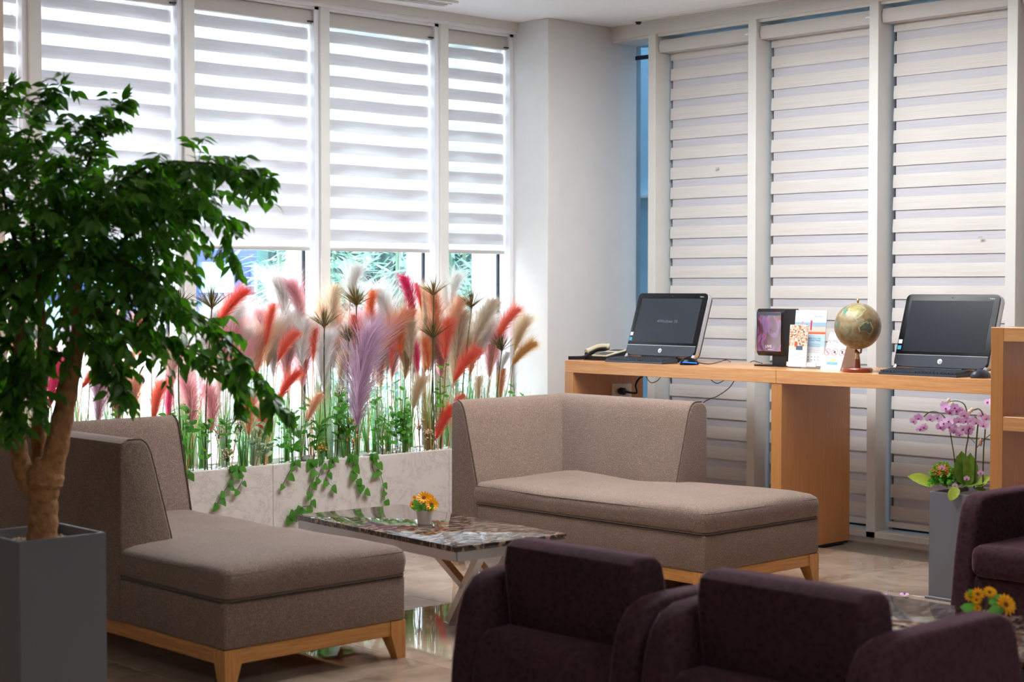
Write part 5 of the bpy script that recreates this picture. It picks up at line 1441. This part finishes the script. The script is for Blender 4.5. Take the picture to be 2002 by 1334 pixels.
for bi, (pl, dd, nt_) in enumerate(BR):
    P = smoothpath([TP(px, py, dd * i / (len(pl) - 1) + (.03 if i else 0)) for i, (px, py) in enumerate(pl)], 6)
    n_ = len(P); RR = [max(.0022, .0085 * (1 - i / n_)) for i in range(n_)]
    part('branch', MB().tube(P, RR, 6), M['twig'], tt)
    nt_ = int(nt_ * 1.1)
    for k in range(nt_):
        f = (k + rt.random()) / nt_; f = .12 + .88 * f
        i = min(int(f * (n_ - 1)), n_ - 2); p = P[i].lerp(P[i + 1], f * (n_ - 1) - i); bd = (P[i + 1] - P[i]).normalized()
        tl = rt.uniform(.06, .15) * (1.0 - .5 * f)
        out = (rv(rt) + bd * .8 + Vector((0, 0, -.15))).normalized()
        q = [p, p + out * tl * .5 + Vector((0, 0, -.004)), p + out * tl + Vector((0, 0, -.25 * tl))]
        q = smoothpath(q, 3); twigs.tube(q, .0011, 3, cap=False)
        nl = int(5 + tl * 42)
        for j in range(nl):
            g = (j + .6) / nl; a_ = min(int(g * (len(q) - 1)), len(q) - 2); pp = q[a_].lerp(q[a_ + 1], g * (len(q) - 1) - a_)
            td = (q[a_ + 1] - q[a_]).normalized()
            sd_ = td.cross(Vector((0, 0, 1))).normalized() * (1 if j % 2 else -1)
            d = (td * .6 + sd_ * .8 + Vector((0, 0, -rt.uniform(.1, .9))) + rv(rt, .3)).normalized()
            LV.append((pp, d, Vector((0, 0, 1)) + rv(rt, .6), rt.uniform(.036, .062)))
    e = P[-1]; d = (P[-1] - P[-2]).normalized()
    for j in range(4): LV.append((e, (d + rv(rt, .5)).normalized(), Vector((0, 0, 1)) + rv(rt, .5), rt.uniform(.045, .062)))
for (cx_, cy_, rx, ry, rd, cnt) in ((100, 420, 225, 205, .34, 112), (40, 330, 190, 150, .3, 45), (230, 400, 160, 110, .3, 45), (240, 590, 130, 90, .28, 46), (60, 600, 150, 110, .3, 50), (20, 760, 90, 90, .2, 14), (320, 385, 95, 60, .2, 28), (260, 470, 90, 80, .25, 26), (390, 328, 100, 18, .1, 12)):
    for k in range(cnt):
        while True:
            a, b, c = rt.uniform(-1, 1), rt.uniform(-1, 1), rt.uniform(-1, 1)
            if a * a + b * b + c * c < 1: break
        p = TP(cx_ + a * rx, cy_ + b * ry, c * rd)
        hub = TP(110, 480, 0); out = ((p - hub).normalized() + rv(rt, .8) + Vector((0, 0, -.2))).normalized()
        tl = rt.uniform(.10, .17)
        q = smoothpath([p - out * tl * .3, p + out * tl * .3, p + out * tl * .8 + Vector((0, 0, -.3 * tl))], 3); twigs.tube(q, .0011, 3, cap=False)
        for j in range(9):
            g = (j + .6) / 9; a_ = min(int(g * (len(q) - 1)), len(q) - 2); pp = q[a_].lerp(q[a_ + 1], g * (len(q) - 1) - a_)
            td = (q[a_ + 1] - q[a_]).normalized(); sd_ = td.cross(Vector((0, 0, 1))).normalized() * (1 if j % 2 else -1)
            LV.append((pp, (td * .6 + sd_ * .8 + Vector((0, 0, -rt.uniform(.1, .9))) + rv(rt, .3)).normalized(), Vector((0, 0, 1)) + rv(rt, .6), rt.uniform(.038, .062)))
part('twigs', twigs, M['twig'], tt, kind='stuff')
LV.sort(key=lambda l: (l[0] - camp).length / l[3])
LM = leafmesh('leaf', M['leaf'], .50, .06, .16, shape=[0, .72, 1.0, .80, .34, 0])
big = LV[:300]
for (p, d, n, s_) in big: inst('leaf', LM, tt, matrix=mtx(p, d, n, s_))
fm = MB(); lvv = [v.co.copy() for v in LM.vertices]; lff = [tuple(f.vertices) for f in LM.polygons]
for (p, d, n, s_) in LV[300:]:
    m = mtx(p, d, n, s_); fm.add([m @ v for v in lvv], lff)
part('foliage', fm, M['leaf'], tt, kind='stuff')
print('tree leaves', len(LV))

# ================================================================ ORCHID PLANTER
ox, oy1 = 6.24, at(1816, 1000, X=6.24).y; ow = .30; oz = at(1817, 961, X=6.24).z
oy0 = oy1 - ow
ot = thing('potted_orchid', 'square grey planter with pink phalaenopsis orchids in front of the desk', 'potted orchid', (ox + ow / 2, (oy0 + oy1) / 2, 0))
boxplanter(ox, oy0, ow, oz, ot)
part('foot_plate', MB().box(ox - .012, ox + ow + .012, oy0 - .012, oy1 + .012, 0, .012, .002, 1), M['planterbox'], ot)
part('soil', MB().box(ox + .014, ox + ow - .014, oy0 + .014, oy1 - .014, oz - .05, oz - .02), M['soil'], ot, smooth=False)
def OP(px, py, X=None): return at(px, py, X=ox + .08 if X is None else X)
def flowermesh():
    mb = MB(); petal = []
    def pet(a, L, w_, z=0):
        c, s_ = math.cos(a), math.sin(a)
        pr = [(0, .08), (.25, .75), (.6, 1.0), (.88, .7), (1.0, 0)]
        vs_ = [];
        for t, h in pr:
            for q in (-1, 0, 1):
                lx, ly, lz = L * t, w_ / 2 * h * q, z + .10 * t * t * L + .05 * abs(q) * h * w_
                vs_.append((lx * c - ly * s_, lx * s_ + ly * c, lz))
        mb.add(vs_, [(i * 3 + q, (i + 1) * 3 + q, (i + 1) * 3 + q + 1, i * 3 + q + 1) for i in range(4) for q in range(2)])
    pet(PI / 2, .52, .42); pet(PI * 7 / 6, .50, .38); pet(-PI / 6, .50, .38)
    pet(.12, .56, .66, .03); pet(PI - .12, .56, .66, .03)
    mb.add([(0, .06, .10), (.14, -.06, .16), (.06, -.22, .12), (0, -.26, .20), (-.06, -.22, .12), (-.14, -.06, .16), (0, -.05, .22)], [(0, 6, 1), (1, 6, 2), (2, 6, 3), (3, 6, 4), (4, 6, 5), (5, 6, 0)], 1)
    return mb.mesh('flower', [M['orchid'], M['lip']])
FM = flowermesh()
FL = [(1785, 824), (1796, 817), (1806, 835), (1799, 838), (1818, 819), (1834, 817), (1842, 822), (1839, 836), (1849, 799), (1858, 806), (1870, 803), (1866, 797), (1856, 824), (1857, 834), (1873, 823), (1885, 811), (1866, 833), (1876, 849), (1883, 838), (1893, 846), (1896, 836), (1888, 823), (1901, 822), (1920, 812), (1928, 818), (1924, 832), (1932, 787), (1846, 793), (1876, 801), (1865, 843), (1846, 828), (1908, 826)]
ro = random.Random(8)
for k, (px, py) in enumerate(FL):
    X = ox + ro.uniform(.03, .14); p = OP(px, py, X)
    look = (camp - p).normalized() + rv(ro, .55) + Vector((-.1, 0, -.1))
    z = look.normalized(); x = Vector((0, 0, 1)).cross(z).normalized(); y = z.cross(x)
    m = Matrix(((x.x, y.x, z.x), (x.y, y.y, z.y), (x.z, y.z, z.z))).to_4x4() @ Matrix.Rotation(ro.uniform(-.4, .4), 4, 'Z')
    inst('flower', FM, ot, matrix=Matrix.Translation(p) @ m @ Matrix.Scale(ro.uniform(.034, .043), 4))
for (px, py) in ((1855, 783), (1895, 806), (1900, 802), (1890, 812), (1861, 790)):
    p = OP(px, py); part('bud', MB().ball(p, .008, 8, sc=(1, 1, 1.25)), M['bud'], ot)
def ostem(pp, r_=.0028):
    part('stem', MB().tube(smoothpath([OP(px, py, X) for px, py, X in pp], 6), r_, 6), M['stem'], ot)
A = ox + .08; Bq = ox + .14
ostem([(1868, 955, A), (1866, 900, A), (1860, 860, A), (1856, 838, A), (1848, 818, A), (1834, 806, A), (1818, 806, A), (1806, 815, A)])
ostem([(1886, 955, Bq), (1888, 885, Bq), (1893, 850, Bq), (1889, 800, Bq), (1878, 786, Bq), (1860, 785, Bq), (1842, 792, Bq)])
ostem([(1904, 955, A), (1907, 900, A), (1910, 850, A), (1912, 825, A), (1906, 815, A)], .0034)
ostem([(1921, 955, A), (1923, 880, A), (1926, 840, A), (1922, 812, A), (1914, 800, A), (1904, 802, A)], .003)
ostem([(1909, 876, A), (1920, 864, A), (1936, 850, A)], .0018); ostem([(1906, 866, A), (1894, 854, Bq)], .0018)
part('stem_bud', MB().ball(OP(1917, 865), .011, 8, sc=(.7, .7, 1.6)), plain('pale_bud', (200, 150, 120), .6), ot)
OLM = leafmesh('large_leaf', M['orchidleaf'], .46, .08, .12, shape=[.3, .8, 1.0, .95, .6, 0])
YLM = leafmesh('large_leaf', M['limeleaf'], .55, .06, .10, shape=[.3, .8, 1.0, .95, .6, 0])
def bigleaf(b, t_, me, n=(-.8, -.5, .4), Xb=A, Xt=A, wsc=1.0):
    p = OP(b[0], b[1], Xb); q = OP(t_[0], t_[1], Xt); L = (q - p).length
    m = Matrix.Translation(p) @ orient(q - p, n).to_4x4() @ Matrix.Diagonal((L * wsc, L, L, 1))
    inst('large_leaf', me, ot, matrix=m)
bigleaf((1826, 948), (1777, 929), YLM, (-.6, -.4, .8), A, ox - .02, 1.0)
bigleaf((1886, 950), (1880, 882), OLM, Xb=A, wsc=1.15); bigleaf((1898, 950), (1897, 886), OLM, Xb=A, wsc=1.0); bigleaf((1884, 945), (1872, 895), OLM, Xb=Bq)
bigleaf((1872, 952), (1856, 979), YLM, (-1, -.3, .2), ox + .0, ox - .035, 1.25)
bigleaf((1890, 950), (1932, 938), OLM, (-.5, -.3, .8)); bigleaf((1888, 948), (1905, 924), OLM, (-.9, -.3, .3), wsc=1.2); bigleaf((1905, 955), (1934, 965), OLM, (-.6, -.3, .8), wsc=.9)
bigleaf((1880, 952), (1900, 946), OLM, (-.5, -.3, .8)); bigleaf((1912, 950), (1936, 930), YLM, (-.6, -.3, .6))
kb_ = MB(); kg = MB(); rk = random.Random(4)
kc = OP(1843, 930, ox + .07)
for k in range(700):
    a = rk.uniform(0, 2 * PI); e = rk.uniform(0, 1.45); rr = .048 * rk.uniform(.85, 1.05)
    p = kc + Vector((math.cos(a) * math.cos(e) * rr, math.sin(a) * math.cos(e) * rr * 1.1, math.sin(e) * rr * 1.0))
    if rk.random() < .84: kb_.ball(p, rk.uniform(.0025, .0045), 5)
    else:
        d = (p - kc).normalized(); s_ = d.cross(rv(rk)).normalized() * .008; kg.add([p - d * .01, p + s_, p + d * .014, p - s_], [(0, 1, 2, 3)])
for k in range(160):
    p = kc + Vector((rk.uniform(-.05, .05), rk.uniform(-.07, .05), rk.uniform(-.04, .01))); d = rv(rk).normalized(); s_ = d.cross(rv(rk)).normalized() * .009
    kg.add([p - d * .016, p + s_, p + d * .016, p - s_], [(0, 1, 2, 3)])
part('dried_blooms', kb_, M['kalan'], ot, kind='stuff'); part('small_leaves', kg, M['shrubleaf'], ot, kind='stuff', smooth=False)
for (px, py) in ((1842, 915), (1890, 936), (1867, 950), (1917, 925)):
    p = OP(px, py, ox + .02); z = (camp - p).normalized(); x = Vector((0, 0, 1)).cross(z).normalized(); y = z.cross(x)
    inst('flower', FM, ot, matrix=Matrix.Translation(p) @ Matrix(((x.x, y.x, z.x), (x.y, y.y, z.y), (x.z, y.z, z.z))).to_4x4() @ Matrix.Scale(.024, 4))
# two fallen blossoms on the floor before the planter
for k, (px, py) in enumerate(((1735, 1163), (1768, 1163))):
    p = at(px, py, Z=.012)
    f = bpy.data.objects.new('fallen_blossom', FM); COL.objects.link(f); f.matrix_world = Matrix.Translation(p) @ Matrix.Rotation([.5, 2.1][k], 4, 'Z') @ Matrix.Rotation(-.35, 4, 'X') @ Matrix.Scale(.036, 4)
    setp(f, ['fallen pink orchid blossom on the floor, left of the other', 'fallen pink orchid blossom with the darker centre on the floor'][k], 'flower')

# ================================================================ SUNFLOWER POTS
def sunmesh():
    mb = MB()
    for ring, (n, L, w_, up, off) in enumerate(((13, 1.0, .30, .12, 0), (11, .8, .28, .35, .2))):
        for k in range(n):
            a = 2 * PI * k / n + off; c, s_ = math.cos(a), math.sin(a); vs_ = []
            for t, h in ((.2, .4), (.5, 1), (.8, .75), (1, 0)):
                for q in (-1, 0, 1):
                    lx, ly, lz = L * t, w_ / 2 * h * q, up * t + .05 * abs(q)
                    vs_.append((lx * c - ly * s_, lx * s_ + ly * c, lz))
            mb.add(vs_, [(i * 3 + q, (i + 1) * 3 + q, (i + 1) * 3 + q + 1, i * 3 + q + 1) for i in range(3) for q in range(2)], 0)
    mb.lathe([(.30, .02), (.28, .12), (.12, .17)], 14, mi=1)
    return mb.mesh('flower_head', [M['sunfl'], M['sunc']])
SUNM = sunmesh()
def sunpot(label, base, r_, h, heads, leaves, seed):
    t = thing('flower_pot', label, 'flower pot', base); b = Vector(base); rr = random.Random(seed)
    part('pot', MB().lathe([(r_ * .74, 0), (r_ * .80, .002), (r_, h), (r_ * .95, h), (r_ * .90, h - .008)], 32, b), M['ceramic'], t)
    part('soil', MB().lathe([(r_ * .9, h - .012), (r_ * .5, h - .008)], 20, b), M['soil'], t)
    Ru = Vector((math.sin(TH), -math.cos(TH), 0)); F_ = Vector((math.cos(TH), math.sin(TH), 0)); sm = MB()
    for (dx, dz, df, s_) in heads:
        p = b + Ru * dx + Vector((0, 0, dz)) - F_ * df
        z = (Ru * dx * 8 + Vector((0, 0, .45 + (dz - h) * 4)) - F_ * (.9 + df * 4)).normalized(); x = Vector((0, 0, 1)).cross(z).normalized(); y = z.cross(x)
        inst('flower_head', SUNM, t, matrix=Matrix.Translation(p) @ Matrix(((x.x, y.x, z.x), (x.y, y.y, z.y), (x.z, y.z, z.z))).to_4x4() @ Matrix.Scale(s_, 4))
        sm.tube([b + Vector((0, 0, h - .01)), p - z * .004], .0016, 5)
    part('stems', sm, M['stem'], t)
    for (dx, dz, df, ex, ez, s_) in leaves:
        p = b + Ru * dx + Vector((0, 0, dz)) - F_ * df; d = (Ru * ex + Vector((0, 0, ez)) - F_ * .2)
        inst('leaf', SLM, t, matrix=mtx(p, d, -F_ + Vector((0, 0, .6)), s_))
    return t
p1 = at(830, 1026, Z=.352)
sunpot('small white pot of yellow sunflowers on the marble coffee table by the windows', (p1.x, p1.y, .352), .036, .062,
       [(-.002, .112, .01, .034), (.030, .085, .02, .034), (.018, .105, -.02, .026), (-.048, .084, .0, .018), (-.044, .108, -.02, .014)],
       [(-.02, .065, .02, -.5, 1, .05), (-.01, .06, .03, .3, 1, .04), (-.02, .06, .0, -1, .6, .045), (.01, .06, .03, .6, .5, .04), (-.01, .06, .03, -.3, .5, .04)], 1)
p2 = at(1925, 1242, Z=.352)
sunpot('small white pot of yellow sunflowers behind the arm of the foreground armchair', (p2.x, p2.y, .352), .038, .065,
       [(-.024, .118, .01, .022), (-.040, .112, .0, .020), (.012, .122, .0, .020), (-.030, .082, .03, .013), (.052, .090, .02, .034), (.024, .118, -.02, .018), (-.030, .104, .02, .016)],
       [(-.02, .07, .02, -1, .35, .06), (-.02, .07, .03, -.5, -.3, .05), (.0, .07, .03, .5, .2, .05), (.01, .09, .0, 1, .5, .055), (-.02, .09, .0, -.6, 1, .05), (0, .06, .03, -.9, .1, .05)], 2)
